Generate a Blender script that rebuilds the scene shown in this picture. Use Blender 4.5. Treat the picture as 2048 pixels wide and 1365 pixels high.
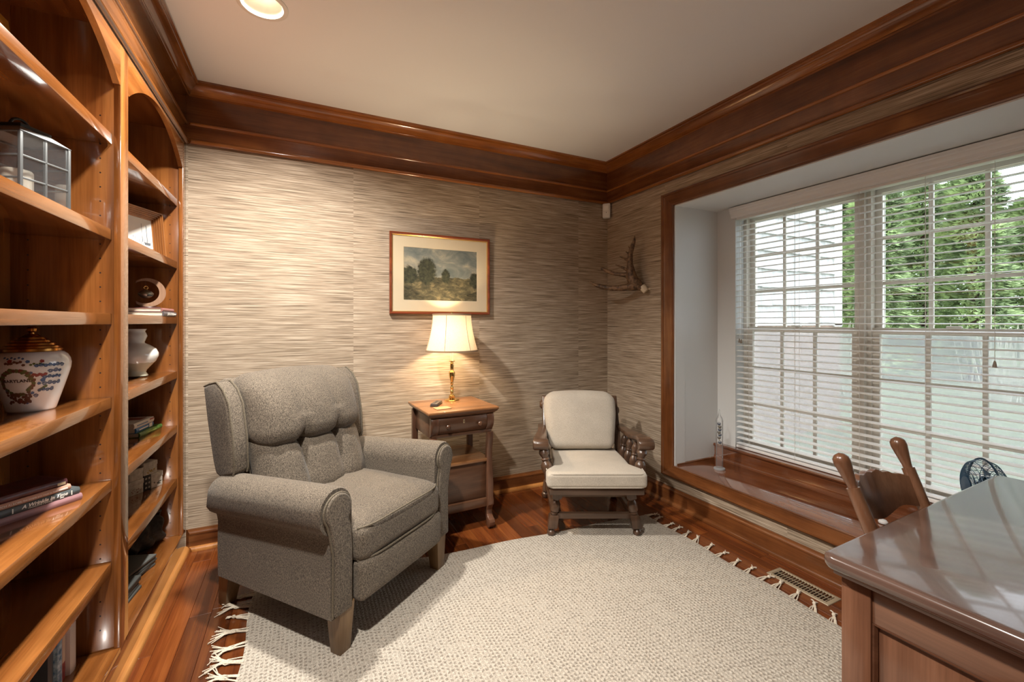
import bpy, bmesh, math, random
from mathutils import Vector, Matrix
random.seed(7)
for o in list(bpy.data.objects): bpy.data.objects.remove(o)
SC = bpy.context.scene
COL = SC.collection
PI = math.pi
R = math.radians

# ------------------------------------------------------------------ camera, world, exposure
F_PX, CX, HZ, YAW, EYE = 872.6, 1024.0, 645.0, 25.92, 1.32
cam = bpy.data.cameras.new('camera'); camo = bpy.data.objects.new('camera', cam); COL.objects.link(camo)
cam.sensor_width = 36.0; cam.lens = F_PX / 2048 * 36.0
cam.shift_y = -(682.5 - HZ) / 2048; cam.clip_start = 0.02; cam.clip_end = 300
camo.location = (0, 0, EYE); camo.rotation_euler = (R(90), 0, R(-YAW))
SC.camera = camo
w = bpy.data.worlds.new('overcast_sky'); SC.world = w; w.use_nodes = True
w.node_tree.nodes['Background'].inputs[0].default_value = (0.82, 0.91, 1.0, 1)
w.node_tree.nodes['Background'].inputs[1].default_value = 3.9
SC.view_settings.view_transform = 'Standard'; SC.view_settings.look = 'None'
SC.view_settings.gamma = 1.0; SC.view_settings.use_curve_mapping = False
SC.view_settings.exposure = 0.35
CAN_W = 250.0; CAN_COL = (1.0, 0.94, 0.85)
LAMP_W = 80.0; LAMP_COL = (1.0, 0.76, 0.48)
FW = (math.sin(R(YAW)), math.cos(R(YAW))); RT = (math.cos(R(YAW)), -math.sin(R(YAW)))
def ray(u, v):
    a = (u - CX) / F_PX
    return Vector((FW[0] + RT[0]*a, FW[1] + RT[1]*a, (HZ - v) / F_PX))
EYEV = Vector((0, 0, EYE))
def on_z(u, v, z): d = ray(u, v); return EYEV + d * ((z - EYE) / d.z)

# ------------------------------------------------------------------ mesh helpers
def C(r, g, b):
    f = lambda c: (c/255/12.92) if c/255 <= .04045 else ((c/255+.055)/1.055)**2.4
    return (f(r), f(g), f(b), 1)

class MB:
    def __init__(s): s.v = []; s.f = []
    def add(s, vs, fs):
        n = len(s.v); s.v += [tuple(p) for p in vs]; s.f += [tuple(i+n for i in f) for f in fs]; return s
    def box(s, x0, x1, y0, y1, z0, z1):
        return s.add([(x0,y0,z0),(x1,y0,z0),(x1,y1,z0),(x0,y1,z0),(x0,y0,z1),(x1,y0,z1),(x1,y1,z1),(x0,y1,z1)],
                     [(0,3,2,1),(4,5,6,7),(0,1,5,4),(1,2,6,5),(2,3,7,6),(3,0,4,7)])
    def cbox(s, c, size, m=None):
        h = [k/2 for k in size]
        t = MB().box(-h[0],h[0],-h[1],h[1],-h[2],h[2])
        vs = [Vector(p) for p in t.v]
        if m: vs = [m @ p for p in vs]
        return s.add([p + Vector(c) for p in vs], t.f)
    def quad(s, a, b, c, d): return s.add([a,b,c,d], [(0,1,2,3)])
    def prism(s, pts, fn, a0, a1):            # closed 2-D outline extruded; fn(p, q, a) -> xyz
        n = len(pts)
        vs = [fn(p[0], p[1], a0) for p in pts] + [fn(p[0], p[1], a1) for p in pts]
        return s.add(vs, [tuple(range(n-1,-1,-1)), tuple(range(n,2*n))] + [(i,(i+1)%n,n+(i+1)%n,n+i) for i in range(n)])
    def wallrun(s, prof, A, B, nrm, m0=1, m1=1):   # moulding profile (p from wall, z) run A->B, mitred
        A = Vector((A[0],A[1],0)); B = Vector((B[0],B[1],0)); d = (B-A).normalized(); nn = Vector((nrm[0],nrm[1],0))
        n = len(prof)
        vs = [A+nn*p+d*(p*m0)+Vector((0,0,z)) for p,z in prof] + [B+nn*p-d*(p*m1)+Vector((0,0,z)) for p,z in prof]
        return s.add(vs, [tuple(range(n-1,-1,-1)), tuple(range(n,2*n))] + [(i,(i+1)%n,n+(i+1)%n,n+i) for i in range(n)])
    def frame(s, prof, x0, x1, y0, y1, fn):   # closed profile (inset a, height b) mitred round a rectangle
        n = len(prof); vs = []
        for (cx, sx, cy, sy) in ((x0,1,y0,1),(x1,-1,y0,1),(x1,-1,y1,-1),(x0,1,y1,-1)):
            vs += [fn(cx+sx*a, cy+sy*a, b) for a,b in prof]
        fs = []
        for k in range(4):
            for i in range(n):
                j = (i+1)%n; k2 = (k+1)%4
                fs.append((k*n+i, k*n+j, k2*n+j, k2*n+i))
        return s.add(vs, fs)
    def lathe(s, prof, n=24, c=(0,0,0), m=None, caps=True):
        vs = []; fs = []
        for r, z in prof:
            for i in range(n):
                a = 2*PI*i/n; p = Vector((r*math.cos(a), r*math.sin(a), z))
                if m: p = m @ p
                vs.append(p + Vector(c))
        k = len(prof)
        for j in range(k-1):
            for i in range(n): fs.append((j*n+i, j*n+(i+1)%n, (j+1)*n+(i+1)%n, (j+1)*n+i))
        if caps and prof[0][0] > 1e-5: fs.append(tuple(range(n-1,-1,-1)))
        if caps and prof[-1][0] > 1e-5: fs.append(tuple((k-1)*n+i for i in range(n)))
        return s.add(vs, fs)
    def turned(s, p0, p1, prof, n=14):        # lathe along an arbitrary axis, prof (t 0..1, r)
        p0 = Vector(p0); p1 = Vector(p1); d = p1-p0; L = d.length
        q = Vector((0,0,1)).rotation_difference(d.normalized()).to_matrix()
        return s.lathe([(r, t*L) for t, r in prof], n, p0, q)
    def tube(s, pts, rad, n=8, flat=None):
        pts = [Vector(p) for p in pts]; vs = []; fs = []; up = Vector((0,0,1)); prev = None
        for i, p in enumerate(pts):
            d = (pts[min(i+1,len(pts)-1)] - pts[max(i-1,0)]).normalized()
            a = prev if prev is not None else (up if abs(d.z) < .9 else Vector((1,0,0)))
            x = (a - d*a.dot(d)).normalized(); prev = x; y = d.cross(x)
            r = rad[i] if isinstance(rad, (list, tuple)) else rad
            for k in range(n):
                t = 2*PI*k/n; vs.append(p + x*(r*math.cos(t)) + y*(r*math.sin(t)))
        m = len(pts)
        for i in range(m-1):
            for k in range(n): fs.append((i*n+k, i*n+(k+1)%n, (i+1)*n+(k+1)%n, (i+1)*n+k))
        fs.append(tuple(range(n-1,-1,-1))); fs.append(tuple((m-1)*n+k for k in range(n)))
        return s.add(vs, fs)
    def rbox(s, size, r, n=14, fn=None, c=(0,0,0)):   # rounded box with an optional deform in local coordinates
        h = [k/2 for k in size]; r = min(r, min(h)*.999); bm = {}; 
        def idx(p):
            key = tuple(round(q, 5) for q in p)
            if key not in bm: bm[key] = len(s.v); s.v.append(None); order.append(key)
            return bm[key]
        order = []; g = [-1 + 2*i/n for i in range(n+1)]
        e = [math.copysign(1-(1-abs(t))**1.35, t) for t in g]
        faces = []
        for ax in range(3):
            for sg in (-1, 1):
                for i in range(n):
                    for j in range(n):
                        cs = [(e[i],e[j]),(e[i+1],e[j]),(e[i+1],e[j+1]),(e[i],e[j+1])]
                        if sg < 0: cs.reverse()
                        q = []
                        for a, b in cs:
                            p = [0,0,0]; p[ax] = sg; p[(ax+1)%3] = a; p[(ax+2)%3] = b; q.append(idx(p))
                        faces.append(tuple(q))
        for key in order:
            p = Vector([key[k]*h[k] for k in range(3)])
            q = Vector([max(-(h[k]-r), min(h[k]-r, p[k])) for k in range(3)])
            v = p-q
            if v.length > 1e-9: p = q + v.normalized()*r
            if fn: p = Vector(fn(p.x, p.y, p.z))
            s.v[bm[key]] = tuple(p + Vector(c))
        s.f += faces; return s
    def build(s, name, mat, parent=None, bevel=0, smooth=35, segs=2):
        me = bpy.data.meshes.new(name)
        bm = bmesh.new(); vs = [bm.verts.new(p) for p in s.v]
        for f in s.f:
            try: bm.faces.new([vs[i] for i in f])
            except ValueError: pass
        bmesh.ops.recalc_face_normals(bm, faces=bm.faces)
        if bevel:
            ed = [e for e in bm.edges if len(e.link_faces) == 2 and e.calc_face_angle(0) > R(30)]
            bmesh.ops.bevel(bm, geom=ed, offset=bevel, segments=segs, profile=.5, affect='EDGES', clamp_overlap=True)
        bm.to_mesh(me); bm.free()
        if smooth:
            for p in me.polygons: p.use_smooth = True
            me.set_sharp_from_angle(angle=R(smooth))
        me.materials.append(mat)
        return obj(name, me, parent)

def obj(name, me, parent=None):
    o = bpy.data.objects.new(name, me); COL.objects.link(o)
    if parent: o.parent = parent
    return o
def empty(name, loc=(0,0,0), rz=0):
    o = bpy.data.objects.new(name, None); COL.objects.link(o); o.location = loc; o.rotation_euler = (0,0,rz)
    o.empty_display_size = .05; return o
def tag(o, label, cat=None, group=None, kind=None):
    o['label'] = label
    if cat: o['category'] = cat
    if group: o['group'] = group
    if kind: o['kind'] = kind
    return o
def BX(name, mat, parent, x0, x1, y0, y1, z0, z1, bevel=.002, segs=2):
    return MB().box(x0,x1,y0,y1,z0,z1).build(name, mat, parent, bevel, segs=segs)
def copy_tree(o, parent=None):
    c = o.copy(); COL.objects.link(c); c.parent = parent
    for ch in list(o.children): copy_tree(ch, c)
    return c
def text_mesh(body, size, shear=0, bold=0, align='CENTER', space=1.0):
    cu = bpy.data.curves.new('lettering', 'FONT'); cu.body = body; cu.size = size; cu.shear = shear; cu.offset = bold
    cu.align_x = align; cu.align_y = 'CENTER'; cu.resolution_u = 3; cu.space_character = space
    t = bpy.data.objects.new('lettering', cu); COL.objects.link(t)
    dg = bpy.context.evaluated_depsgraph_get(); dg.update()
    me = bpy.data.meshes.new_from_object(t.evaluated_get(dg)); bpy.data.objects.remove(t); return me
def put_text(body, size, mat, parent, m, fn=None, **k):
    me = text_mesh(body, size, **k)
    for v in me.vertices: v.co = fn(v.co) if fn else m @ v.co
    me.materials.clear(); me.materials.append(mat)
    return obj('lettering', me, parent)

# ------------------------------------------------------------------ materials
class NT:
    def __init__(s, name):
        s.m = bpy.data.materials.new(name); s.m.use_nodes = True; s.t = s.m.node_tree; s.t.nodes.clear()
        s.out = s.t.nodes.new('ShaderNodeOutputMaterial')
    def n(s, typ, ins=None, **kw):
        nd = s.t.nodes.new('ShaderNode'+typ)
        for k, v in kw.items(): setattr(nd, k, v)
        for k, v in (ins or {}).items():
            sk = nd.inputs[k]
            if isinstance(v, bpy.types.NodeSocket): s.t.links.new(v, sk)
            else: sk.default_value = v
        return nd
    def coords(s, which='Object'): return s.n('TexCoord').outputs[which]
    def mapping(s, vec, scale=(1,1,1), loc=(0,0,0)): return s.n('Mapping', {'Vector': vec, 'Scale': scale, 'Location': loc}).outputs[0]
    def noise(s, vec, scale=1, detail=4, rough=.5, dist=0): return s.n('TexNoise', {'Vector': vec, 'Scale': scale, 'Detail': detail, 'Roughness': rough, 'Distortion': dist}).outputs[0]
    def ramp(s, fac, stops):
        r = s.n('ValToRGB', {'Fac': fac}); cr = r.color_ramp
        while len(cr.elements) < len(stops): cr.elements.new(.5)
        for e, (p, c) in zip(cr.elements, stops): e.position = p; e.color = c
        return r.outputs[0]
    def math(s, op, a, b=0, c=0): 
        nd = s.n('Math', operation=op)
        for i, v in enumerate((a, b, c)):
            if isinstance(v, bpy.types.NodeSocket): s.t.links.new(v, nd.inputs[i])
            else: nd.inputs[i].default_value = v
        return nd.outputs[0]
    def mix(s, fac, a, b, mode='MIX'):
        nd = s.n('Mix', data_type='RGBA', blend_type=mode)
        for i, v in ((0, fac), (6, a), (7, b)):
            if isinstance(v, bpy.types.NodeSocket): s.t.links.new(v, nd.inputs[i])
            else: nd.inputs[i].default_value = v
        return nd.outputs[2]
    def bsdf(s, **k):
        ins = {kk.replace('_', ' '): v for kk, v in k.items()}
        b = s.n('BsdfPrincipled', ins); s.t.links.new(b.outputs[0], s.out.inputs[0]); return b
    def bump(s, b, h, strength=.3, dist=.002):
        nd = s.n('Bump', {'Height': h, 'Strength': strength, 'Distance': dist}); s.t.links.new(nd.outputs[0], b.inputs['Normal'])

def plain(name, col, rough=.5, metal=0, coat=0, spec=.5):
    t = NT(name); t.bsdf(Base_Color=col, Roughness=rough, Metallic=metal, Coat_Weight=coat, Specular_IOR_Level=spec); return t.m
def speck(name, c1, c2, scale=300, rough=.8, bump=.2, stretch=(1,1,1), sheen=0, lo=.38, hi=.62):
    t = NT(name); v = t.mapping(t.coords(), stretch)
    n = t.noise(v, scale, 3, .6); c = t.ramp(n, [(lo, c1), (hi, c2)])
    big = t.noise(t.coords(), 6, 3, .5); c = t.mix(.35, c, t.ramp(big, [(.3,(.75,.75,.75,1)),(.7,(1.2,1.2,1.2,1))]), 'MULTIPLY')
    b = t.bsdf(Base_Color=c, Roughness=rough, Sheen_Weight=sheen)
    t.bump(b, n, bump, .001); return t.m
def wood(name, dark, mid, light, axis='Z', rough=.22, coat=.5, fig=1.0, rand=.12, grain=14.0, spec=.5):
    t = NT(name); co = t.coords()
    oi = t.n('ObjectInfo').outputs['Random']
    off = t.n('CombineXYZ', {0: t.math('MULTIPLY', oi, 13.7), 1: t.math('MULTIPLY', oi, 7.1), 2: t.math('MULTIPLY', oi, 29.3)}).outputs[0]
    co = t.n('VectorMath', {0: co, 1: off}, operation='ADD').outputs[0]
    k = {'X': 0, 'Y': 1, 'Z': 2}[axis]
    sc = [grain]*3; sc[k] = 1.1
    n1 = t.noise(t.mapping(co, sc), 1.0, 4, .58, .35)
    sf = [190.0]*3; sf[k] = 5.0
    n2 = t.noise(t.mapping(co, sf), 1.0, 2, .6)
    n3 = t.noise(co, 5.5*fig, 2, .5, 0)
    c = t.ramp(n1, [(.28, dark), (.5, mid), (.74, light)])
    c = t.mix(.55, c, t.ramp(n2, [(.3,(.72,.70,.66,1)),(.65,(1.08,1.08,1.08,1))]), 'MULTIPLY')
    c = t.mix(.6, c, t.ramp(n3, [(.3,(.78,.74,.70,1)),(.7,(1.18,1.18,1.16,1))]), 'MULTIPLY')
    val = t.math('MULTIPLY_ADD', oi, 2*rand, 1-rand)
    c = t.n('HueSaturation', {'Color': c, 'Value': val}).outputs[0]
    b = t.bsdf(Base_Color=c, Roughness=rough, Coat_Weight=coat, Coat_Roughness=.07, Coat_IOR=1.75 if coat > .8 else 1.5, Specular_IOR_Level=spec)
    return t.m
CH = (C(88,50,20), C(124,74,34), C(152,98,50))
wood_x = wood('cherry_wood_grain_x', *CH, 'X', .2, .85); wood_y = wood('cherry_wood_grain_y', *CH, 'Y', .2, .85); wood_z = wood('cherry_wood_grain_z', *CH, 'Z', .2, .85)
FR_ = (C(84,48,24), C(114,68,36), C(136,86,48))
friz_x = wood('frieze_wood_grain_x', *FR_, 'X', .26, .35, 1.6); friz_y = wood('frieze_wood_grain_y', *FR_, 'Y', .26, .35, 1.6); friz_z = wood('frieze_wood_grain_z', *FR_, 'Z', .26, .35, 1.6)
CR_ = (C(112,62,24), C(148,88,38), C(172,110,54)); crn_x = wood('crown_wood_grain_x', *CR_, 'X', .2, .7); crn_y = wood('crown_wood_grain_y', *CR_, 'Y', .2, .7)
floor_m = wood('floor_plank_wood', C(78,36,16), C(106,54,24), C(130,74,34), 'Y', .24, .35, .8, .28, 22)
shoe_m = wood('shoe_moulding_wood', C(136,84,38), C(168,112,58), C(186,132,76), 'Y', .35, .2)
wal_x = wood('walnut_grain_x', C(62,40,28), C(92,62,44), C(114,80,58), 'X', .33, .2); wal_z = wood('walnut_grain_z', C(60,38,28), C(88,58,42), C(110,76,58), 'Z', .33, .2)
waltop = wood('table_top_wood', C(98,62,36), C(128,86,52), C(148,104,66), 'X', .3, .3)
desk_y = wood('desk_top_wood', C(74,56,50), C(94,73,65), C(112,90,80), 'Y', .20, .7, .7); desk_z = wood('desk_side_wood_upright', C(80,50,36), C(102,68,50), C(120,84,64), 'Z', .3, .3); desk_r = wood('desk_side_wood_rail', C(80,50,36), C(102,68,50), C(120,84,64), 'Y', .3, .3)
dkw_z = wood('dark_turned_wood_z', C(54,38,28), C(82,60,46), C(108,82,64), 'Z', .32, .35); dkw_x = wood('dark_turned_wood_x', C(54,38,28), C(82,60,46), C(108,82,64), 'X', .32, .35)
chr_z = wood('desk_chair_wood', C(80,52,36), C(106,72,52), C(124,90,68), 'Z', .3, .3)
leg_m = wood('recliner_leg_wood', C(92,70,46), C(118,92,64), C(134,108,78), 'Z', .4, .1)
frm_m = wood('picture_frame_wood', C(84,36,20), C(116,56,32), C(136,72,42), 'X', .28, .4)
frm2 = wood('print_frame_wood', C(110,66,30), C(146,94,48), C(166,112,62), 'Z', .35, .2)
ceil_m = plain('ceiling_paint', C(234,236,238), .9); white_m = plain('recess_paint', C(220,223,223), .7)
blind_m = plain('blind_slat_white', C(244,244,243), .45); val_m = plain('valance_white', C(228,230,232), .45)
vinyl = plain('window_frame_cream', C(222,215,203), .5); cord_m = plain('blind_cord', C(225,224,218), .8)
def grass_m(name, off):
    t = NT(name); s = t.n('SeparateXYZ', {0: t.coords()}).outputs
    h = t.math('ADD', s[0], s[1]); pan = t.math('FLOOR', t.math('DIVIDE', t.math('SUBTRACT', h, off), .903))
    wn = t.n('TexWhiteNoise', {'W': pan}, noise_dimensions='1D').outputs[0]
    hp = t.math('ADD', h, t.math('MULTIPLY', pan, 7.31))
    v1 = t.n('CombineXYZ', {0: t.math('MULTIPLY', hp, 3.4), 1: t.math('MULTIPLY', s[2], 175)}).outputs[0]
    v2 = t.n('CombineXYZ', {0: t.math('MULTIPLY', hp, 6.0), 1: t.math('MULTIPLY', s[2], 300)}).outputs[0]
    v3 = t.n('CombineXYZ', {0: t.math('MULTIPLY', hp, .7), 1: t.math('MULTIPLY', s[2], 5)}).outputs[0]
    n1 = t.noise(v1, 1, 3, .6, .12); n2 = t.noise(v2, 1, 3, .6, .1); n3 = t.noise(v3, 1, 2, .5)
    f = t.math('ADD', t.math('MULTIPLY', n1, .62), t.math('MULTIPLY', n2, .38))
    c = t.ramp(f, [(.34, C(86,74,61)), (.44, C(140,124,106)), (.53, C(173,156,136)), (.64, C(203,189,171))])
    c = t.mix(.5, c, t.ramp(n3, [(.3,(.86,.85,.82,1)),(.7,(1.1,1.1,1.1,1))]), 'MULTIPLY')
    c = t.n('HueSaturation', {'Color': c, 'Value': t.math('MULTIPLY_ADD', wn, .09, .955)}).outputs[0]
    b = t.bsdf(Base_Color=c, Roughness=.75, Specular_IOR_Level=.25); t.bump(b, f, .5, .002); return t.m
grass_b = grass_m('grasscloth_back', 3.4086); grass_r = grass_m('grasscloth_right', 3.945)
fab = speck('recliner_tweed', C(54,47,40), C(130,118,103), 330, .9, .4, (1,1,.5), .1, .36, .66)
pipe_m = speck('recliner_piping', C(74,66,54), C(122,112,96), 420, .9, .2)
linen = speck('cream_linen', C(164,155,142), C(190,181,168), 500, .9, .2, (1,1,.4), .1)
brass = plain('polished_brass', C(222,190,124), .14, 1); brass2 = plain('jar_lid_brass', C(176,122,62), .22, 1)
gunm = plain('lantern_metal', C(128,132,134), .4, .75); blackm = plain('black_metal', C(24,22,22), .45, .2)
porc = plain('white_porcelain', C(226,226,226), .08, 0, .6); plast = plain('white_plastic', C(226,224,218), .4)
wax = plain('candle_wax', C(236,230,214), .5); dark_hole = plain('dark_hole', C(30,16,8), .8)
paper_m = speck('page_paper', C(206,196,176), C(226,218,200), 60, .9, .3, (1,1,14))
def glass_m(name, tint=(1,1,1,1), refl=.5, base=.0):
    t = NT(name); lw = t.n('Fresnel', {'IOR': 1.45}).outputs[0]
    tr = t.n('BsdfTransparent', {'Color': tint}).outputs[0]; gl = t.n('BsdfGlossy', {'Roughness': .02}).outputs[0]
    mx = t.n('MixShader', {0: t.math('MULTIPLY_ADD', lw, refl, base), 1: tr, 2: gl}).outputs[0]; t.t.links.new(mx, t.out.inputs[0]); return t.m
def greyed(name, tint, refl, dif):  # pale grey diffuse mixed in to imitate reflected light on the glass
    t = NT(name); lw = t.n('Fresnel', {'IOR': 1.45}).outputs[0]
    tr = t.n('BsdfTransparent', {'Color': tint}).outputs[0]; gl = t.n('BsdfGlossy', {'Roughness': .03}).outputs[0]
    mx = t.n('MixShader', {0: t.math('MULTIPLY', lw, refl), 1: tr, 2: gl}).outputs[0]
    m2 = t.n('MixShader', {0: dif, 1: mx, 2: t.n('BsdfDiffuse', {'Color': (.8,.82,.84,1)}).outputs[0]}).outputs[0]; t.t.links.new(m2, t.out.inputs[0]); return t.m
pane_m = glass_m('window_glass', (.97,.98,.98,1), .6); pane2 = greyed('lantern_glass', (1,1,1,1), .5, .02); pic_glass = glass_m('picture_glass', (1,1,1,1), .35)
tube_glass = greyed('thermometer_glass', (1,1,1,1), .75, .09); base_glass = greyed('thermometer_base_glass', (1,1,1,1), .6, .38)
t = NT('insect_screen'); s_ = t.n('MixShader', {0: .42, 1: t.n('BsdfTransparent').outputs[0], 2: t.n('AddShader', {0: t.n('BsdfDiffuse', {'Color': C(166,167,168)}).outputs[0], 1: t.n('BsdfTranslucent', {'Color': C(146,145,146)}).outputs[0]}).outputs[0]})
t.t.links.new(s_.outputs[0], t.out.inputs[0]); screen_m = t.m
t = NT('lamp_shade_linen'); n_ = t.noise(t.mapping(t.coords(), (300,300,300)), 1, 2)
cc = t.ramp(n_, [(.3, C(206,186,160)), (.7, C(228,210,186))])
s_ = t.n('MixShader', {0: .15, 1: t.n('BsdfDiffuse', {'Color': cc}).outputs[0], 2: t.n('BsdfTranslucent', {'Color': cc}).outputs[0]}); t.t.links.new(s_.outputs[0], t.out.inputs[0]); shade_m = t.m
def emit(name, col, st):
    t = NT(name); e = t.n('Emission', {'Color': col, 'Strength': st}); t.t.links.new(e.outputs[0], t.out.inputs[0]); return t.m
bulb_m = emit('can_bulb_glow', (1, .88, .70, 1), 5); lampbulb_m = emit('lamp_bulb_glow', (1, .76, .45, 1), 12)
# rug weave
t = NT('woven_rug'); co = t.coords(); s = t.n('SeparateXYZ', {0: co}).outputs
wob = t.noise(co, 7, 3, .6)
vx = t.math('ADD', t.math('MULTIPLY', s[0], 60), t.math('MULTIPLY', wob, .8)); col_i = t.math('FLOOR', vx)
vy = t.math('ADD', t.math('MULTIPLY', s[1], 54), t.math('MULTIPLY', t.n('TexWhiteNoise', {'W': col_i}, noise_dimensions='1D').outputs[0], 1.0))
ax = t.math('ABSOLUTE', t.math('SUBTRACT', t.math('FRACT', vx), .5)); ay = t.math('ABSOLUTE', t.math('SUBTRACT', t.math('FRACT', vy), .5))
cell = t.n('TexWhiteNoise', {0: t.n('CombineXYZ', {0: col_i, 1: t.math('FLOOR', vy)}).outputs[0]}, noise_dimensions='2D').outputs[0]
jit = t.math('MULTIPLY', t.math('SUBTRACT', t.noise(t.mapping(co, (150,150,150)), 1, 3, .7), .5), 1.1)
spot = t.math('MULTIPLY', t.n('MapRange', {0: t.math('ADD', ax, jit), 1: .34, 2: .10}).outputs[0], t.n('MapRange', {0: t.math('ADD', ay, jit), 1: .30, 2: .08}).outputs[0])
patch = t.noise(t.mapping(co, (3, 1.4, 1)), 1.5, 3, .6)
on = t.math('MULTIPLY', spot, t.math('GREATER_THAN', t.math('ADD', cell, t.math('MULTIPLY', t.math('SUBTRACT', patch, .5), 1.8)), .34))
fine = t.noise(t.mapping(co, (260, 160, 200)), 1, 3, .6)
base = t.ramp(fine, [(.3, C(164,154,141)), (.7, C(208,200,188))])
cc = t.mix(t.math('MULTIPLY', on, .55), base, C(104,92,80))
b = t.bsdf(Base_Color=cc, Roughness=.95, Specular_IOR_Level=.1)
hgt = t.math('ADD', t.math('SUBTRACT', t.math('MULTIPLY', fine, .5), t.math('MULTIPLY', spot, .45)), t.math('MULTIPLY', ax, -1.1))
t.bump(b, hgt, .9, .006); rug_m = t.m
yarn = speck('rug_yarn', C(196,184,164), C(226,216,200), 260, .95, .3)
antl = speck('antler_brown', C(64,46,32), C(128,98,70), 38, .55, .4); antl_w = plain('antler_cut_bone', C(214,200,176), .6)
lawn_m = speck('lawn_grass', C(92,100,70), C(124,132,94), 9, .95, .3)
brick_o = speck('wing_brick', C(140,112,102), C(170,142,130), 14, .9, .2)
side_m = speck('white_shingle', C(166,163,160), C(184,182,179), 18, .8, .2, (1,1,.2)); cornerb = plain('corner_board_white', C(200,199,195), .6)
leafA = speck('evergreen_foliage', C(82,100,58), C(172,190,130), 2.2, .8, 0); bark_m = plain('tree_bark', C(60,44,34), .9)

# ------------------------------------------------------------------ room shell
XL, XR, YB, YR, H = -.592, 2.434, 3.087, -1.30, 2.70
BK = -.885                                    # bookcase back
VX0, VX1, VY0, VY1 = 2.224, 2.300, 1.198, 1.462      # register opening
fl = MB().box(-1.0, VX0, YR-.1, YB+.1, -.06, -.012).box(VX1, 2.52, YR-.1, YB+.1, -.06, -.012).box(VX0, VX1, YR-.1, VY0, -.06, -.012).box(VX0, VX1, VY1, YB+.1, -.06, -.012).build('floor', plain('subfloor', C(70,40,20), .8), None, smooth=0)
tag(fl, 'reddish hardwood plank floor', None, None, 'structure')
rnd = random.Random(3); x = XL - .02; pw = .0835
while x < XR - .01:
    y = YR - rnd.random()*.9
    while y < YB:
        L = rnd.uniform(.75, 1.7); y0 = max(y, YR); y1 = min(y+L, YB)
        if y1 - y0 > .03:
            xa, xb, ya, yb = x+.0004, min(x+pw, XR)-.0004, y0+.0006, y1-.0006
            if xa < VX1 and xb > VX0 and ya < VY1 and yb > VY0:
                pcs = [(xa, xb, ya, VY0), (xa, xb, VY1, yb), (xa, VX0, max(ya,VY0), min(yb,VY1)), (VX1, xb, max(ya,VY0), min(yb,VY1))]
            else: pcs = [(xa, xb, ya, yb)]
            for q0, q1, r0, r1 in pcs:
                if q1-q0 > .002 and r1-r0 > .002: MB().box(q0, q1, r0, r1, -.012, 0).build('floor_plank', floor_m, fl, .0009, segs=1)
        y += L
    x += pw
# ceiling with round holes for the can lights
CANS = [(-.147, 2.18), (-.147, .78)]   # in view; and the one whose light cuts the shelf shadows on the bookcase side panels
cxs = sorted({c[0] for c in CANS}); cys = sorted({c[1] for c in CANS})
hs = .13; ex = [-1.0] + sum([[c-hs, c+hs] for c in cxs], []) + [XR+.1]; ey = [YR-.1] + sum([[c-hs, c+hs] for c in cys], []) + [YB+.1]
ey = sorted(ey)
m = MB(); HR = .083
ex_c = []
for i in range(len(ex)-1):
    j0 = 0
    for j in range(len(ey)-1):
        x0, x1, y0, y1 = ex[i], ex[i+1], ey[j], ey[j+1]
        hit = [c for c in CANS if x0 < c[0] < x1 and y0 < c[1] < y1 and abs((x1-x0)-2*hs) < 1e-6]
        # columns hold only their own cans; the other rows of that column are plain
        if hit and abs((y1-y0)-2*hs) < 1e-6:
            c = hit[0]; n = 32; ring = []; sq = []
            for k in range(n):
                a = 2*PI*(k+.5)/n; ring.append((c[0]+HR*math.cos(a), c[1]+HR*math.sin(a), H))
                q = hs/max(abs(math.cos(a)), abs(math.sin(a))); sq.append((c[0]+q*math.cos(a), c[1]+q*math.sin(a), H))
            m.add(ring+sq, [(k, n+k, n+(k+1)%n, (k+1)%n) for k in range(n)])
            m.add([(x0,y0,H),(x1,y0,H),(x1,y1,H),(x0,y1,H)]+sq, [(k, 4+((k*8+19)%n), 4+((k*8+20)%n)) for k in range(4)])
        else: m.quad((x0,y0,H),(x1,y0,H),(x1,y1,H),(x0,y1,H))
cl = m.build('ceiling', ceil_m, None, smooth=0); tag(cl, 'smooth pale painted ceiling', None, None, 'structure')
BX('roof_deck', ceil_m, cl, -1.0, XR+.1, YR-.1, YB+.1, H+.16, H+.2, 0)
def struct(o, label): return tag(o, label, None, None, 'structure')
struct(BX('wall_back', grass_b, None, -1.0, XR+.1, YB, YB+.1, 0, H+.16, 0), 'tan grasscloth wall behind the recliner and picture')
struct(BX('wall_left', grass_b, None, -1.0, BK-.012, YR, YB, 0, H, 0), 'wall hidden behind the built-in bookcase')
# right wall with recess opening
RY0, RY1, RZ0, RZ1, RD = .50, 2.323, .283, 2.165, 2.885
m = MB().box(XR, XR+.1, RY1, YB, 0, H).box(XR, XR+.1, YR, RY0, 0, H).box(XR, XR+.1, RY0, RY1, RZ1, H).box(XR, XR+.1, RY0, RY1, 0, RZ0-.03)
struct(m.build('wall_right', grass_r, None, smooth=0), 'grasscloth wall around the deep window recess')
WY0, WY1, WZ0, WZ1 = .63, 2.171, .40, 2.125
m = MB().box(XR+.1, 3.07, RY1, RY1+.08, .1, RZ1+.08).box(XR+.1, 3.07, RY0-.08, RY0, .1, RZ1+.08).box(XR+.1, 3.07, RY0, RY1, RZ1, RZ1+.08)
m.box(XR, XR+.1, RY1-.006, RY1, RZ0, RZ1).box(XR, XR+.1, RY0, RY0+.006, RZ0, RZ1).box(XR, XR+.1, RY0, RY1, RZ1-.006, RZ1)
m.box(RD, 3.07, WY1, RY1, .1, RZ1).box(RD, 3.07, RY0, WY0, .1, RZ1).box(RD, 3.07, WY0, WY1, WZ1, RZ1).box(RD, 3.07, WY0, WY1, .1, WZ0-.03)
struct(m.build('wall_recess', white_m, None, smooth=0), 'pale painted sides and head of the window recess')
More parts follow.
